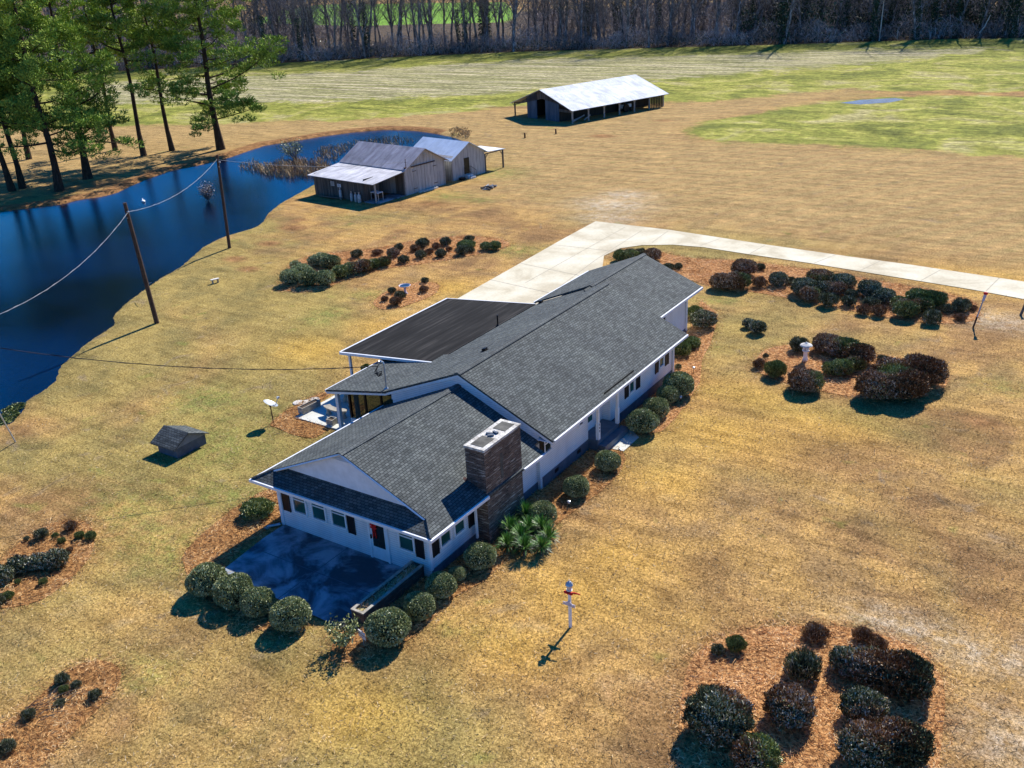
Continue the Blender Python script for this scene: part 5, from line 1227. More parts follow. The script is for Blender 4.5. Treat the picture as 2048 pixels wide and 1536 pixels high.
for bx_, lab in (((732, 1214, 820, 1294), 'biggest round clipped shrub, behind the yard sign'), ((806, 1179, 868, 1246), 'clipped shrub just uphill of the biggest one beside the planter'),
                 ((850, 1140, 913, 1202), 'clipped shrub beside the front house corner, next to the smallest one'), ((897, 1127, 933, 1170), 'smallest clipped ball in the row by the front house corner'),
                 ((929, 1080, 993, 1145), 'clipped shrub between the side windows and the spiky palms'), ((1058, 996, 1112, 1056), 'clipped shrub just behind the spiky palms near the chimney'),
                 ((1126, 947, 1180, 1000), 'clipped shrub midway between the palms and the entry path'), ((1188, 899, 1241, 946), 'flattened clipped shrub just before the entry path'),
                 ((1254, 813, 1316, 872), 'large clipped shrub just past the entry steps'), ((1287, 791, 1337, 841), 'second clipped shrub past the entry steps'),
                 ((1312, 766, 1358, 814), 'third clipped shrub past the entry steps'), ((1325, 743, 1388, 794), 'broadest clipped shrub at the far end of the row past the steps')):
    shrub(bx_, 'c', lab, group=g_row)
for bx_, kd, lab in (((1346, 685, 1382, 712), 'o', 'low shrub against the wall at the main house corner'), ((1360, 674, 1400, 696), 'o', 'low flat shrub just beyond the main house corner'), ((1350, 727, 1363, 741), 'd', 'tiny dark shrub at the foot of the wall past the last windows'),
                     ((1374, 607, 1405, 642), 'o', 'shrub touching the far house corner'), ((1384, 622, 1430, 657), 'd', 'round leafy shrub in front of the one at the far house corner')):
    shrub(bx_, kd, lab)
# isolated twin shrub
mass([(1486, 632, 1508, 662), (1500, 636, 1531, 674)], 'd', 'two lobed dark green shrub standing alone on the right lawn', seed=3)
# lantern bed
shrub((1580, 671, 1615, 709), 'd', 'dark round shrub right behind the garden lantern')
mass([(1628, 669, 1680, 706), (1655, 676, 1715, 716), (1690, 688, 1746, 730)], 'b', 'long curved brown and green hedge at the back of the lantern bed', seed=5, dens=500)
mass([(1646, 725, 1682, 752), (1665, 720, 1705, 752), (1695, 713, 1732, 742)], 'o', 'low olive hedge in the middle of the lantern bed', seed=6)
shrub((1531, 719, 1572, 757), 'o', 'round shrub left of the lantern near the bed edge'); shrub((1507, 713, 1530, 742), 'b', 'small brown shrub at the left tip of the lantern bed'); shrub((1526, 707, 1537, 717), 'd', 'tiniest shrub at the left tip of the lantern bed')
shrub((1579, 740, 1643, 784), 'b', 'broad brown shrub in front of the garden lantern'); shrub((1755, 711, 1777, 725), 'd', 'tiny shrub between the hedge and the large shrub mass of the lantern bed')
mass([(1718, 745, 1790, 800), (1770, 735, 1850, 804), (1800, 713, 1886, 775), (1750, 720, 1830, 775)], 'b', 'largest dark brown shrub mass at the right end of the lantern bed', seed=7, dens=520)
# far bed by the driveway
def ordn(k): return ['first', 'second', 'third', 'fourth', 'fifth', 'sixth', 'seventh', 'eighth', 'ninth', 'tenth', 'eleventh', 'twelfth', '13th', '14th', '15th', '16th', '17th', '18th', '19th', '20th', '21st', '22nd', '23rd', '24th'][k]
LN = {'d': 'dark green', 'b': 'brown', 'o': 'olive green'}
def row(items, Zt, where, group):
    items = sorted(items, key=lambda t: (t[0][0]+t[0][2])); cnt = {}
    for bx_, kd in items:
        k = cnt.get(kd, 0); cnt[kd] = k+1
        shrub(bx_, kd, f'{LN[kd]} shrub, {ordn(k)} such from the left in the {where}', Zt, group=group)
row([((65, 88, 132, 160), 'o'), ((110, 95, 185, 150), 'o'), ((165, 88, 222, 140), 'd'), ((216, 92, 293, 150), 'b'), ((305, 162, 356, 198), 'd'), ((360, 155, 398, 198), 'd'),
     ((642, 145, 750, 222), 'd'), ((755, 155, 796, 204), 'd'), ((740, 212, 802, 296), 'b'), ((820, 200, 905, 279), 'd'), ((898, 220, 946, 274), 'd'), ((1005, 195, 1125, 255), 'o'), ((1112, 215, 1230, 280), 'd'),
     ((930, 235, 1040, 315), 'd'), ((970, 275, 1057, 346), 'b'), ((1062, 303, 1145, 374), 'd'), ((1180, 290, 1243, 332), 'd'), ((1170, 320, 1233, 370), 'd'), ((1250, 245, 1352, 325), 'd'), ((1320, 285, 1422, 350), 'd'),
     ((1270, 328, 1346, 376), 'd'), ((1244, 360, 1302, 412), 'b'), ((1315, 366, 1382, 417), 'b'), ((1565, 382, 1648, 462), 'd'), ((1650, 352, 1706, 411), 'd'), ((1703, 332, 1786, 402), 'd'), ((1715, 405, 1766, 438), 'b'), ((1780, 365, 1820, 392), 'b')],
    ZB, 'long bed beside the driveway', 'shrubs in the long bed beside the driveway')
mass([(537, 212, 640, 285), (600, 208, 722, 288)], 'b', 'wide low brown shrub at the left of the long driveway bed', ZB, 11)
mass([(1045, 250, 1130, 316), (1095, 255, 1187, 318)], 'd', 'dark double shrub in the middle of the long driveway bed', ZB, 12)
mass([(1410, 320, 1485, 385), (1425, 335, 1535, 430), (1485, 285, 1590, 370), (1540, 296, 1668, 372), (1510, 330, 1605, 402)], 'o', 'large merged green shrub mass near the right end of the driveway bed', ZB, 13)
# left bed
row([((642, 230, 726, 306), 'd'), ((805, 235, 886, 277), 'b'), ((985, 186, 1050, 242), 'd'), ((1155, 147, 1250, 220), 'd'), ((1105, 195, 1176, 256), 'b'), ((1010, 275, 1090, 346), 'd'), ((1147, 236, 1230, 314), 'd'),
     ((1225, 218, 1286, 282), 'b'), ((1280, 168, 1340, 242), 'b'), ((1340, 138, 1426, 206), 'd'), ((1305, 225, 1387, 302), 'd'), ((1385, 208, 1432, 252), 'b'), ((1463, 195, 1556, 287), 'd'), ((1480, 163, 1610, 232), 'o'),
     ((1530, 125, 1608, 172), 'd'), ((1560, 216, 1612, 257), 'd')], ZC, 'long left bed past the hedges', 'shrubs in the long left bed')
mass([(925, 222, 1020, 300), (930, 250, 985, 325)], 'b', 'tall thin brown shrub clump just right of the low hedge in the left bed', ZC, 21)
mass([(1660, 172, 1740, 245), (1730, 168, 1816, 240)], 'o', 'boxy green hedge block at the right tip of the left bed', ZC, 22)
mass([(85, 380, 240, 520), (170, 350, 330, 470), (230, 370, 390, 545), (350, 380, 505, 540), (160, 325, 240, 385)], 'c', 'widest green hedge mass at the left end of the left bed', ZC, 23, 260)
mass([(300, 280, 430, 360), (340, 262, 470, 365), (400, 280, 548, 390)], 'c', 'rounded green hedge standing behind the widest one in the left bed', ZC, 24, 260)
mass([(490, 350, 620, 470), (580, 325, 710, 445), (670, 305, 800, 425), (770, 295, 870, 400), (850, 290, 952, 370)], 'o', 'long low hedge running through the middle of the left bed', ZC, 25, 330)
# birdbath bed
for bx_, kd, lab in (((930, 530, 990, 582), 'd', 'dark shrub behind and left of the birdbath'), ((980, 563, 1065, 627), 'd', 'dark shrub at the birdbath foot'), ((945, 603, 1030, 682), 'b', 'brown shrub at the front of the birdbath bed'),
                     ((875, 600, 930, 645), 'b', 'small brown shrub at the left of the birdbath bed'), ((1190, 453, 1246, 500), 'd', 'farthest small shrub of the birdbath bed'), ((1175, 513, 1242, 582), 'b', 'upright brown shrub right of the birdbath')):
    shrub(bx_, kd, lab, ZC)
# lower right bed
for bx_, kd, lab in (((328, 130, 440, 267), 'o', 'small upright green shrub at the top left of the lower right bed'), ((240, 195, 316, 272), 'd', 'smallest dark shrub beside the upright green one, lower right bed'), ((775, 80, 911, 182), 'b', 'ragged dark shrub at the top middle of the lower right bed'),
                     ((1065, 95, 1166, 200), 'b', 'ragged brown shrub behind the merged mass of the lower right bed'), ((1150, 155, 1256, 235), 'b', 'red brown shrub touching the back of the merged mass, lower right bed'), ((678, 215, 870, 432), 'd', 'dark round shrub under the ragged top one in the lower right bed'),
                     ((108, 412, 454, 820), 'd', 'largest single dark shrub at the left of the lower right bed'), ((562, 425, 824, 698), 'd', 'dark round shrub in the middle of the lower right bed'), ((375, 690, 620, 990), 'o', 'greener shrub cut by the bottom edge of the photo')):
    shrub(bx_, kd, lab, ZA)
mass([(935, 180, 1110, 420), (1050, 205, 1290, 470), (1210, 225, 1505, 540)], 'd', 'merged dark shrub mass at the upper right of the lower right bed', ZA, 31, 650)
mass([(1008, 440, 1240, 690), (1000, 610, 1290, 980), (1200, 590, 1490, 960)], 'd', 'merged dark shrub mass at the bottom right of the lower right bed', ZA, 32, 650)
# left edge bed
for bx_, kd, lab in (((540, 745, 637, 852), 'b', 'topmost dark brown shrub in the left edge bed'), ((288, 813, 397, 922), 'd', 'dark shrub above the big mass in the left edge bed'), ((200, 880, 246, 927), 'd', 'tiny shrub at the upper left of the left edge bed'),
                     ((430, 855, 486, 902), 'o', 'low tuft right of the dark shrub in the left edge bed'), ((480, 895, 546, 947), 'o', 'low tuft nearest the big mass in the left edge bed'), ((620, 835, 700, 920), 'o', 'spiky green tuft, left of the rightmost one, in the left edge bed'),
                     ((705, 845, 797, 917), 'o', 'rightmost spiky green tuft in the left edge bed'), ((320, 1223, 391, 1302), 'o', 'green tuft below the big mass in the left edge bed'), ((120, 1238, 172, 1284), 'o', 'faint tuft below the left of the big mass, left edge bed'),
                     ((20, 1333, 112, 1424), 'o', 'green shrub with pale tips at the lower left of the left edge bed'), ((-70, 1370, 45, 1460), 'd', 'dark shrub cut by the left edge of the photo'), ((545, 975, 607, 1022), 'b', 'small brown stump like tuft right of the big mass, left edge bed')):
    shrub(bx_, kd, lab, ZD)
mass([(240, 1000, 400, 1190), (370, 985, 552, 1160), (70, 1040, 240, 1200), (-70, 1105, 105, 1310)], 'd', 'big merged dark shrub mass across the left edge bed', ZD, 41, 600)
for bx_, kd, lab in (((250, 1108, 312, 1162), 'd', 'dark tuft at the upper left of the lower left bed'), ((322, 1138, 367, 1184), 'd', 'dark tuft right of the green one in the lower left bed'), ((268, 1158, 312, 1204), 'o', 'green tuft below the two dark ones in the lower left bed'),
                     ((403, 1178, 457, 1232), 'd', 'rightmost dark tuft in the lower left bed'), ((248, 1224, 297, 1258), 'd', 'flat dark tuft beside the fallen twigs in the lower left bed'), ((98, 1268, 157, 1322), 'd', 'dark shrub left of the fallen twigs in the lower left bed'), ((-5, 1408, 67, 1472), 'd', 'dark shrub at the bottom left corner of the lower left bed')):
    shrub(bx_, kd, lab, ZE)
shrub((460, 190, 656, 312), 'o', 'loose olive shrub in the straw left of the front patio', (340, 940, 3.2))
shrub((715, 520, 790, 590), 'o', 'grassy tuft by the carport post', (520, 580, 3.531))
# tall yellow green shrub by the sign
rng = np.random.default_rng(77); p = gp(690, 1296); o = empty('leggy_shrub', (*p, 0)); tag(o, 'sparse leggy shrub with yellow green leaves left of the yard sign', 'shrub')
st = MB(); tips = []
for k in range(9):
    a_ = k*.7; v = Vector((math.cos(a_)*.5, math.sin(a_)*.5, rng.uniform(.7, 1.25))); st.path([(0, 0, 0), tuple(v*.5+Vector((0, 0, .05))), tuple(v)], [.02, .014, .008], 5); tips.append(v)
lbuild(st, 'stem', 'post_wood', o)
P = np.concatenate([np.array([t*s_ for s_ in rng.uniform(.35, 1.05, 64)])+rng.normal(0, .08, (64, 3)) for t in tips]); n_ = len(P)
link(bpy.data.objects.new('foliage', quadmesh('foliage', leaves(P, rng.normal(0, 1, (n_, 3)), .10, .05, rng), ['leaf_yellow'], rng.random(n_))), o)
# fallen twigs
p = gp(88, 1418); o = MB(); rg = random.Random(8)
for k in range(16):
    a_ = rg.uniform(.3, 1.3); q0 = Vector((p[0]+rg.uniform(-.5, .5), p[1]+rg.uniform(-.7, .7), .08)); q1 = q0+Vector((math.cos(a_)*.5, math.sin(a_)*.8, rg.uniform(.02, .25))); o.path([tuple(q0), tuple((q0+q1)/2+Vector((rg.uniform(-.1, .1), 0, .05))), tuple(q1)], [.012, .009, .004], 5)
tag(build(o, 'fallen_branches', 'post_wood', at=(*p, 0)), 'bare grey fallen branches lying in the lower left straw bed', 'branches')
# spiky palms
def palm_mesh(seed):
    rng = np.random.default_rng(seed); Q = []; T = []
    for k in range(230):
        az = rng.uniform(0, 6.283); el = rng.uniform(-.35, 1.5); L_ = rng.uniform(.36, .60); d = np.array([math.cos(az)*math.cos(el), math.sin(az)*math.cos(el), math.sin(el)])
        s_ = np.array([-math.sin(az), math.cos(az), 0]); b0 = np.array([0, 0, .26+rng.uniform(0, .1)])+d*.05; m_ = b0+d*L_*.55+np.array([0, 0, .03]); e__ = b0+d*L_-np.array([0, 0, .05*L_]); w_ = rng.uniform(.011, .017)
        Q.append([b0-s_*w_*.7, b0+s_*w_*.7, m_+s_*w_, m_-s_*w_]); Q.append([m_-s_*w_, m_+s_*w_, e__+s_*.001, e__-s_*.001]); t = np.clip(.3+.4*math.sin(el)+rng.normal(0, .2), 0, 1); T += [t, t]
    return quadmesh('palm', np.array(Q), ['palm_leaf'], np.array(T))
pm = [palm_mesh(50+i) for i in range(3)]
spots = [(1.0, 4.95, 1.15, 'spiky palm closest to the chimney corner at the back of the clump'), (1.05, 3.75, 1.1, 'left spiky palm leaning on the chimney face'), (1.7, 3.55, 1.1, 'spiky palm in the centre of the palm clump'), (2.1, 4.45, 1.1, 'right hand spiky palm at the back of the clump'),
         (1.5, 2.85, 1.0, 'front left spiky palm of the clump'), (2.2, 3.0, 1.05, 'front middle spiky palm of the clump'), (2.75, 3.35, .95, 'front right spiky palm at the lawn edge'), (2.65, 4.05, 1.0, 'outermost right spiky palm of the clump'), (1.65, 4.25, 1.05, 'spiky palm hemmed in at the middle back of the clump')]
for i, (x, y, s_, lab) in enumerate(spots):
    o = empty('dwarf_palm', (x, y, 0), i*1.1); o.scale = (s_*.95, s_*.95, s_*1.08); tag(o, lab, 'palm', 'spiky palms beside the chimney')
    link(bpy.data.objects.new('frond', pm[i % 3]), o); lbuild(MB().lathe([(.07, 0), (.08, .2), (.06, .32)], (0, 0, 0), 8), 'trunk', 'post_wood', o)

# ------------------------------------------------------------------ pines across the pond
def pine(seed, h, limb0, spread, lean=(0, 0), fork=False, r0=.42, dens=1.0):
    rng = np.random.default_rng(seed); tr_ = MB(); C_ = []
    k_ = 9; tp = [Vector((lean[0]*(i/k_)**1.3+.12*math.sin(i*1.3+seed), lean[1]*(i/k_)**1.3+.12*math.cos(i*1.1+seed), h*i/k_)) for i in range(k_+1)]
    r0 *= .82; rr = [r0*(1-.86*(i/k_)**.9) for i in range(k_+1)]; rr[0] *= 1.35
    tr_.path([tuple(p) for p in tp], rr, 10)
    def at(z): i = min(k_-1, max(0, int(z/h*k_))); f = z/h*k_-i; return tp[i].lerp(tp[i+1], f)
    nl = int((h-limb0)*2.2)
    for j in range(nl):
        f = (j+rng.uniform(0, .8))/nl; z = limb0+(h-limb0-.3)*f; az = j*2.4+rng.uniform(-.5, .5)
        L_ = spread*(1-.62*f**1.6)*rng.uniform(.55, 1.1); up_ = rng.uniform(-.12, .28)+.35*f
        if f < .25 and rng.random() < .35: L_ *= 1.15; up_ -= .15
        b0 = at(z); dr = Vector((math.cos(az), math.sin(az), up_)); pts = [b0]; q = b0.copy(); d = dr.normalized()
        seg = 5
        for s_ in range(seg):
            d = (d+Vector((rng.normal(0, .13), rng.normal(0, .13), rng.normal(0, .1)+.03))).normalized(); q = q+d*(L_/seg); pts.append(q.copy())
        rb = max(.03, .11*(1-f)*L_/spread+.02); tr_.path([tuple(p) for p in pts], [rb*(1-.8*i/seg) for i in range(seg+1)], 5)
        for s_ in range(2, seg+1):
            for _ in range(4 if s_ < seg else 5):
                c = pts[s_]+Vector(rng.normal(0, 1, 3))*.11*L_*(.5 if s_ == seg else 1); c.z += abs(rng.normal(0, .15))
                if rng.random() < .88: C_.append((*c, rng.uniform(.5, 1.0)*(.8+.08*L_)))
                if rng.random() < .5: tr_.tube(tuple(pts[s_]), tuple(c), .025, .01, 4, False)
    C_ += [(*at(h-.2*i), .8) for i in range(4)]
    Q = []; T = []
    for (x, y, z, r) in C_:
        n_ = int(46*dens*r); d = rng.normal(0, 1, (n_, 3)); d /= np.linalg.norm(d, axis=1)[:, None]; rad = rng.uniform(.35, 1, n_)**.6
        P = d*rad[:, None]*[r*.8, r*.8, r*.40]+[x, y, z]; D = d*[1, 1, .4]+[0, 0, .6]
        Q.append(leaves(P, D, rng.uniform(.22, .42, n_), rng.uniform(.06, .12, n_), rng, .35)); T.append(np.clip(rng.beta(2.2, 2.2, n_)*.7+.3*rng.random()+.08*d[:, 2], 0, 1))
    return tr_, np.concatenate(Q), np.concatenate(T)
def put_pine(px, py, seed, h, limb0, spread, lean, lab, r0=.42, extra=None, dens=1.0):
    p = gp(px, py); o = empty('pine_tree', (*p, -.05)); tag(o, lab, 'pine tree', 'pines on the far bank of the pond')
    t, Q, T = pine(seed, h, limb0, spread, lean, r0=r0, dens=dens); lbuild(t, 'trunk', 'bark_pine', o)
    link(bpy.data.objects.new('crown', quadmesh('crown', Q, ['needle'], T)), o)
put_pine(440, 299, 1, 25, 3.6, 8.6, (-.6, .5), 'broad pine standing alone at the right end of the pond bank row', .55, dens=1.5)
put_pine(344, 301, 2, 25, 12.5, 4.6, (-2.4, 1.5), 'slender bare trunked pine left of the broad right end pine', .36)
put_pine(289, 311, 3, 26, 11.5, 5.2, (-2.2, 1.2), 'tall leaning pine, second of the slender pair on the far bank', .38)
put_pine(178, 357, 4, 23, 4.0, 7.0, (-1.2, .6), 'wide forked pine with a low right hand limb over the bank', .52, dens=1.15)
put_pine(120, 382, 5, 24, 4.2, 6.2, (-2.0, .8), 'thick trunked pine nearest the water with a low bushy limb', .50, dens=1.1)
put_pine(44, 377, 6, 23, 8.5, 5.2, (-1.5, .5), 'right one of the twin trunks at the left edge of the photo', .40)
put_pine(22, 382, 7, 24, 8.0, 5.0, (-2.6, .4), 'left one of the twin trunks at the left edge of the photo', .40)
put_pine(-60, 392, 8, 24, 7.0, 6.0, (-1, 0), 'pine just outside the left edge whose branches reach into the photo', .45)
put_pine(232, 300, 9, 24, 11, 5.2, (-1.5, 1), 'pine set back behind the forked one on the dry lawn', .36)
put_pine(60, 318, 10, 24, 10, 5.5, (-1.5, 1), 'pine set back behind the thick trunked one at the left', .38)

# small things in and around the pond
def bush_thin(px, py, h, sp, leaf, n_, lab, name='bare_sapling', sx=0):
    rng = np.random.default_rng(int(px)); p = gp(px, py); o = empty(name, (*p, wz)); tag(o, lab, 'shrub'); m = MB(); tips = []
    for k in range(26):
        a_ = rng.uniform(0, 6.28); v = Vector((math.cos(a_)*sp*rng.uniform(.3, 1)+sx, math.sin(a_)*sp*rng.uniform(.3, 1), h*rng.uniform(.5, 1))); mid_ = v*.5+Vector((rng.normal(0, .1), rng.normal(0, .1), .1)); m.path([(0, 0, 0), tuple(mid_), tuple(v)], [.04, .025, .01], 4); tips.append(v)
        for _ in range(3): t_ = mid_+Vector(rng.normal(0, .3, 3)); m.tube(tuple(mid_), tuple(t_), .015, .006, 3, False)
    lbuild(m, 'branch', 'bark_grey', o)
    P = np.concatenate([np.array([t*s_ for s_ in rng.uniform(.5, 1.05, n_)])+rng.normal(0, .16, (n_, 3)) for t in tips])
    link(bpy.data.objects.new('foliage', quadmesh('foliage', leaves(P, rng.normal(0, 1, (len(P), 3)), .16, .07, rng), [leaf], rng.random(len(P)))), o)
bush_thin(416, 397, 1.9, 1.0, 'twig', 14, 'bare twiggy sapling growing out of the pond near the far pole')
bush_thin(592, 318, 2.6, 2.0, 'leaf_yellow', 26, 'leaning yellow green willow shrub rooted in the pond reeds', 'willow_shrub', -.6)
def reeds(poly, lab, n_, seed, hh=.9):
    rng = np.random.default_rng(seed); A_ = np.array(poly); mn, mx = A_.min(0), A_.max(0); P = rng.uniform(mn, mx, (n_*3, 2)); P = P[poly_sd(P[:, 0], P[:, 1], poly) > 0][:n_]; n_ = len(P)
    cl = .5+.5*np.sin(P[:, 0]*1.9+seed)*np.sin(P[:, 1]*2.3); L_ = hh*rng.uniform(.3, 1, n_)*(.45+.8*cl)
    D = np.stack([rng.normal(0, .45, n_), rng.normal(0, .45, n_), np.full(n_, 1.)], 1); D /= np.linalg.norm(D, axis=1)[:, None]
    o = bpy.data.objects.new('reed_bed', quadmesh('reed_bed', leaves(np.column_stack([P, wz+L_*.45]), D, L_, rng.uniform(.03, .07, n_), rng, .12), ['reed'], np.clip(cl*.5+rng.normal(.3, .2, n_), 0, 1)))
    tag(link(o), lab, 'reeds', kind='stuff')
reeds(gpoly([(508, 335), (540, 325), (580, 318), (640, 318), (665, 330), (650, 348), (600, 352), (560, 352), (525, 345)]), 'brown reed island in the pond in front of the willow shrub', 2200, 3, .85)
reeds(gpoly([(650, 292), (720, 277), (790, 268), (830, 277), (800, 288), (740, 292), (690, 300)]), 'brown reeds in the pond behind the tool shed', 800, 4, .5)
reeds(gpoly([(622, 300), (660, 288), (690, 296), (672, 318), (640, 316)]), 'thin reeds between the two reed beds', 450, 5, .6)
reeds(gpoly([(480, 322), (510, 318), (530, 330), (500, 342), (478, 334)]), 'faint sparse reeds left of the reed island', 260, 6, .6)
reeds([(x, y) for x, y in gpoly([(895, 258), (930, 254), (945, 264), (935, 277), (905, 270)])], 'dark tangle of weeds at the upper tip of the pond', 900, 7, .7)

# ------------------------------------------------------------------ the wood beyond the field
def bare_tree(seed, h, ivy=0.0):
    rng = np.random.default_rng(seed); m = MB(); segs = []
    def grow_(p, d, L_, r, lv):
        q = p; n_ = 5 if lv == 0 else 3; pts = [tuple(p)]; rd = [r]
        for i in range(n_):
            d = (d+Vector(rng.normal(0, .07 if lv == 0 else .2, 3))).normalized(); q = q+d*(L_/n_); rn = r*(1-(.75 if lv == 0 else .8)*(i+1)/n_); pts.append(tuple(q)); rd.append(max(rn, .012))
            if lv < 3 and (lv > 0 or i > 0):
                for _ in range(3 if lv == 0 else 2):
                    a_ = rng.uniform(0, 6.28); nd = (d*.75+Vector((math.cos(a_), math.sin(a_), .35))*rng.uniform(.5, .9)).normalized()
                    grow_(q-d*rng.uniform(0, L_/n_), nd, L_*rng.uniform(.32, .5) if lv == 0 else L_*rng.uniform(.4, .62), rn*.45+.01, lv+1)
        m.path(pts, rd, 5 if lv == 0 else 3)
    grow_(Vector((0, 0, -.1)), Vector((rng.normal(0, .04), rng.normal(0, .04), 1)).normalized(), h, h*.014+.06, 0)
    n_ = 260; zz = rng.uniform(.25, 1, n_)*h; P = np.column_stack([rng.normal(0, h*.10, n_), rng.normal(0, h*.10, n_), zz])
    D = rng.normal(0, 1, (n_, 3))+[0, 0, .8]; Q = leaves(P, D, rng.uniform(.5, 1.4, n_), rng.uniform(.02, .04, n_), rng, .3); T = rng.beta(2, 2, n_)
    iv = None
    if ivy:
        k_ = int(900*ivy); z2 = rng.uniform(0, h*.55, k_); a_ = rng.uniform(0, 6.28, k_); rr = rng.uniform(.15, .9, k_)*(1-.5*z2/h); P2 = np.column_stack([np.cos(a_)*rr, np.sin(a_)*rr, z2])
        iv = (leaves(P2, rng.normal(0, 1, (k_, 3)), .34, .2, rng), rng.beta(2, 3, k_))
    tm = bpy.data.meshes.new('trunk'); tm.from_pydata(m.v, [], m.f); tm.update(); tm.materials.append(MATS['bark_grey'])
    cm = quadmesh('crown', Q, ['twig'], T); im = quadmesh('ivy', iv[0], ['ever_dark'], iv[1]) if iv else None
    return tm, cm, im
TB = [bare_tree(100+i, [19, 21, 17, 22, 18, 20][i], [0, 0, .0, 0, 1.0, .7][i]) for i in range(6)]
tp = np.array(TREE_EDGE)
def edge_at(px):
    """point on the field edge under image column px"""
    pts_ = [(-900, 190), (-300, 165), (0, 150), (300, 140), (560, 126), (800, 114), (1024, 104), (1300, 96), (1600, 88), (1900, 78), (2048, 76), (2300, 70)]
    for (a, b), (c, d) in zip(pts_, pts_[1:]):
        if a <= px <= c: return b+(d-b)*(px-a)/(c-a)
    return 76
rng = np.random.default_rng(9); rg = random.Random(9); cnt = 0
LABS = ['bare winter tree in the wood beyond the far field', 'ivy wrapped bare tree in the wood beyond the far field']
def put_tree(px, depth, k):
    global cnt
    b = np.array(gp(px, edge_at(px))); p = b+_nrm*depth; iv = TB[k][2] is not None
    o = bpy.data.objects.new('bare_tree', None); o.location = (p[0], p[1], 0); o.rotation_euler = (0, 0, rg.uniform(0, 6.28)); s_ = rg.uniform(.8, 1.2); o.scale = (s_, s_, s_); link(o)
    tag(o, LABS[iv], 'tree', 'ivy wrapped trees in the far wood' if iv else 'bare trees in the far wood')
    link(bpy.data.objects.new('trunk', TB[k][0]), o); link(bpy.data.objects.new('crown', TB[k][1]), o)
    if iv: link(bpy.data.objects.new('ivy', TB[k][2]), o)
    cnt += 1
for i in range(285):
    px = -60+2180*((i*0.61803)%1); gap = 540 < px < 1010
    dp = rg.uniform(.5, 26) if gap else (rg.uniform(.5, 12) if i % 3 == 0 else rg.uniform(8, 62))
    if gap and rg.random() < .25: continue
    k = rg.choice([0, 1, 2, 3, 0, 3]) if px < 1500 or rg.random() < .4 else rg.choice([4, 5])
    if rg.random() < .13: k = 5
    put_tree(px, dp, k)
# understorey of thickets, saplings and briars along the edge, too dense to count
def thicket(x0, x1, d0, d1, n_, hmax, mat, lab, seed, wd=(.03, .08), spread=.5, zlo=0, Lr=(.7, 2.0), tb=(2, 2.4), off=0):
    rng = np.random.default_rng(seed); P = []; px = rng.uniform(x0, x1, n_)
    cl = .35+.65*(np.sin(px*.045+seed)*np.sin(px*.021+1.3*seed)*.5+.5)
    dp = rng.uniform(d0, d1, n_); e_ = [gp(x, edge_at(x)) for x in np.linspace(x0, x1, 200)]; e_ = np.array(e_); t = (px-x0)/(x1-x0)*199; i0 = np.clip(t.astype(int), 0, 198); f = (t-i0)[:, None]
    B_ = e_[i0]*(1-f)+e_[i0+1]*f+_nrm[None, :]*dp[:, None]
    z = zlo+rng.beta(1.1, 1.8, n_)*hmax*cl; D = rng.normal(0, 1, (n_, 3))*[.6, .6, .5]+[0, 0, 1.0]
    Q = leaves(np.column_stack([B_, z+.2]), D, rng.uniform(*Lr, n_), rng.uniform(*wd, n_), rng, spread)
    o = bpy.data.objects.new('thicket', quadmesh('thicket', Q, [mat], np.clip(rng.beta(*tb, n_)+.15*np.sin(px*.03+2), 0, 1))); tag(link(o), lab, 'thicket', kind='stuff')
thicket(-60, 2150, 0, 9, 30000, 5.5, 'twig', 'brown briar and sapling thicket along the near edge of the far wood', 1, (.03, .09))
thicket(-60, 2150, 1, 12, 9000, 3.0, 'ever_dark', 'dark evergreen undergrowth at the foot of the far wood', 2, (.12, .3), .8, 0, (.2, .5))
thicket(1000, 2150, 8, 90, 34000, 15, 'twig', 'grey tangle of bare twigs filling the wood right of the far crop', 3, (.04, .11), .5, 0, (1., 2.8), (2, 3))
thicket(-60, 560, 8, 90, 14000, 15, 'twig', 'grey tangle of bare twigs filling the wood left of the far crop', 4, (.04, .11), .5, 0, (1., 2.8), (2, 3))
thicket(1480, 2150, 4, 60, 22000, 13, 'ever_dark', 'dark evergreen mass filling the right end of the far wood', 5, (.16, .4), .8, 0, (.3, .7), (2, 3.5))
thicket(400, 760, 3, 22, 1500, 4.5, 'leaf_olive', 'sparse olive foliage in the thicket left of the far crop', 6, (.1, .22), .8, 0, (.2, .45))
thicket(540, 1010, 3, 26, 5000, 5.0, 'twig', 'thin sapling growth in the gap before the far crop', 7, (.03, .07))
for k, (px, lab) in enumerate(((1960, 'white fallen limb leaning in the dark wood edge at the right'), (1760, 'pale dead trunk standing in the dark right wood'))):
    b = np.array(gp(px, edge_at(px)))+_nrm*1.0; L_ = (1.6, .4, 4.5) if k == 0 else (.2, .1, 9)
    tag(build(MB().path([(b[0], b[1], 1.0 if k == 0 else 0), (b[0]+L_[0]*.5, b[1]+L_[1]*.5, L_[2]*.5), (b[0]+L_[0], b[1]+L_[1], L_[2])], [.14, .12, .06], 6), 'dead_trunk', 'stone_pale', at=(b[0], b[1], 0)), lab, 'dead tree')
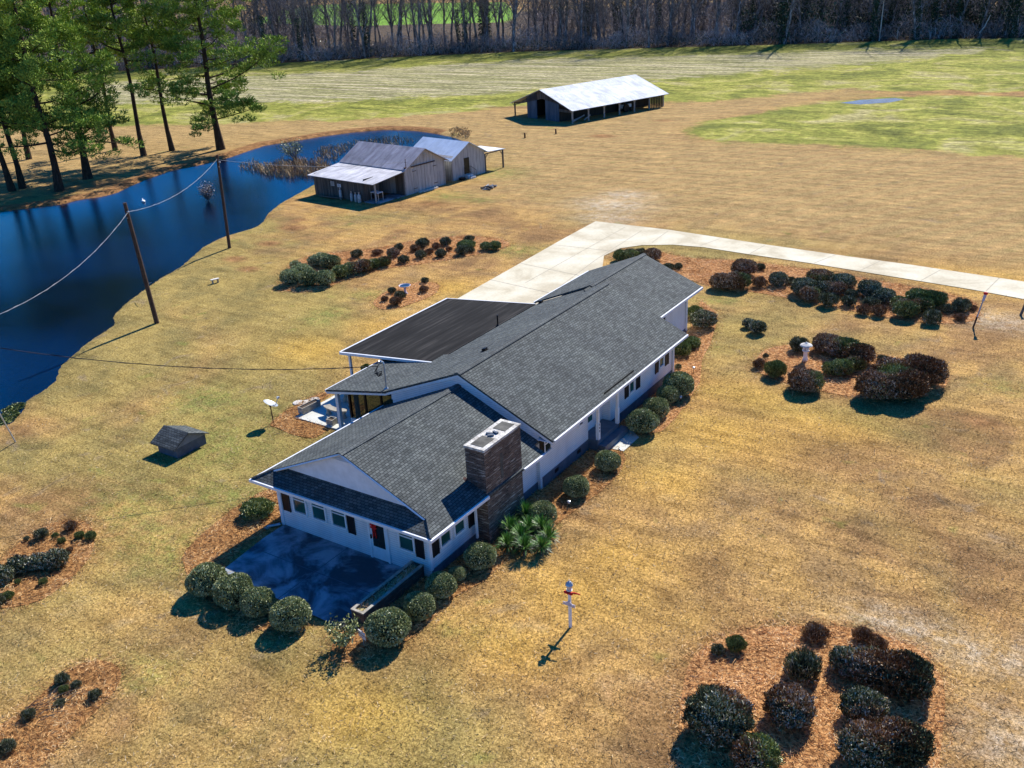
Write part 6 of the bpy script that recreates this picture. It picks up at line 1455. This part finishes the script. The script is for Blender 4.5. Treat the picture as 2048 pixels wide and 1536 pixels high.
# yellow green algae in the shallow corner of the pond
rng = np.random.default_rng(31); pa = gpoly([(-60, 848), (0, 843), (24, 832), (40, 812), (46, 800), (30, 800), (5, 812), (-60, 830)]); A_ = np.array(pa); P = rng.uniform(A_.min(0), A_.max(0), (4000, 2)); P = P[(poly_sd(P[:, 0], P[:, 1], pa) > 0)]; P = P[np.sin(P[:, 0]*2.1)*np.sin(P[:, 1]*1.7+1) > -.1]
D = np.column_stack([rng.normal(0, 1, (len(P), 2)), np.zeros(len(P))])
tag(link(bpy.data.objects.new('pond_algae', quadmesh('pond_algae', leaves(np.column_stack([P, np.full(len(P), wz+.02)]), D, .35, .12, rng, .05), ['leaf_yellow'], rng.random(len(P))*.6))), 'yellow green algae floating in the shallow near corner of the pond', 'algae', kind='stuff')
# loose dry grass blades over the nearer lawn (denser towards the viewer), kept off beds, slabs and the house
rng = np.random.default_rng(64); n_ = 520000
gx2 = rng.uniform(-45, 30, n_); gy2 = rng.uniform(-16, 48, n_); Pg = np.column_stack([gx2, gy2])
dist = np.hypot(gx2-CAM[0], gy2-CAM[1]); ok = rng.random(n_) < np.clip(1.25-dist/52, .10, 1)
dv3 = np.column_stack([gx2, gy2, np.zeros(n_)])-CAM; zc = dv3@FW; ux = 1024+FPX*(dv3@RT)/zc; uy = 768-FPX*(dv3@UP)/zc; ok &= (ux > -60) & (ux < 2110) & (uy < 1600)
ok &= ~((gx2 > -8.3) & (gx2 < .1) & (gy2 > -4.1) & (gy2 < 28)) & ~((gx2 > -15) & (gx2 < -8) & (gy2 > 7.6) & (gy2 < 12.2))
Pg = Pg[ok]; bad = poly_sd(Pg[:, 0], Pg[:, 1], POND) > -.4
for b_ in (B_RIGHT, B_FAR, B_LANT, B_LEFT, B_BATH, B_WEST, B_SW, B_FRONT, B_ENT, B_PAT, B_DISH, DR): bad |= poly_sd(Pg[:, 0], Pg[:, 1], b_) > 0
Pg = Pg[~bad]; n_ = len(Pg); D = np.column_stack([rng.normal(0, .9, (n_, 2)), np.abs(rng.normal(.55, .3, n_))])
Q = leaves(np.column_stack([Pg, rng.uniform(.015, .05, n_)]), D, rng.uniform(.06, .15, n_), rng.uniform(.008, .02, n_), rng, .2)
leafmat('dry_blade', [(0, (.14, .10, .045)), (.3, (.36, .235, .095)), (.65, (.58, .375, .15)), (1, (.78, .63, .42))], .9, .1)
tag(link(bpy.data.objects.new('dry_grass', quadmesh('dry_grass', Q, ['dry_blade'], np.clip(rng.beta(2, 2, n_)+.12*np.sin(Pg[:, 0]*.9)*np.sin(Pg[:, 1]*.7+1), 0, 1)))), 'dry winter grass blades over the lawn', 'grass', kind='stuff')
print('blades', n_)
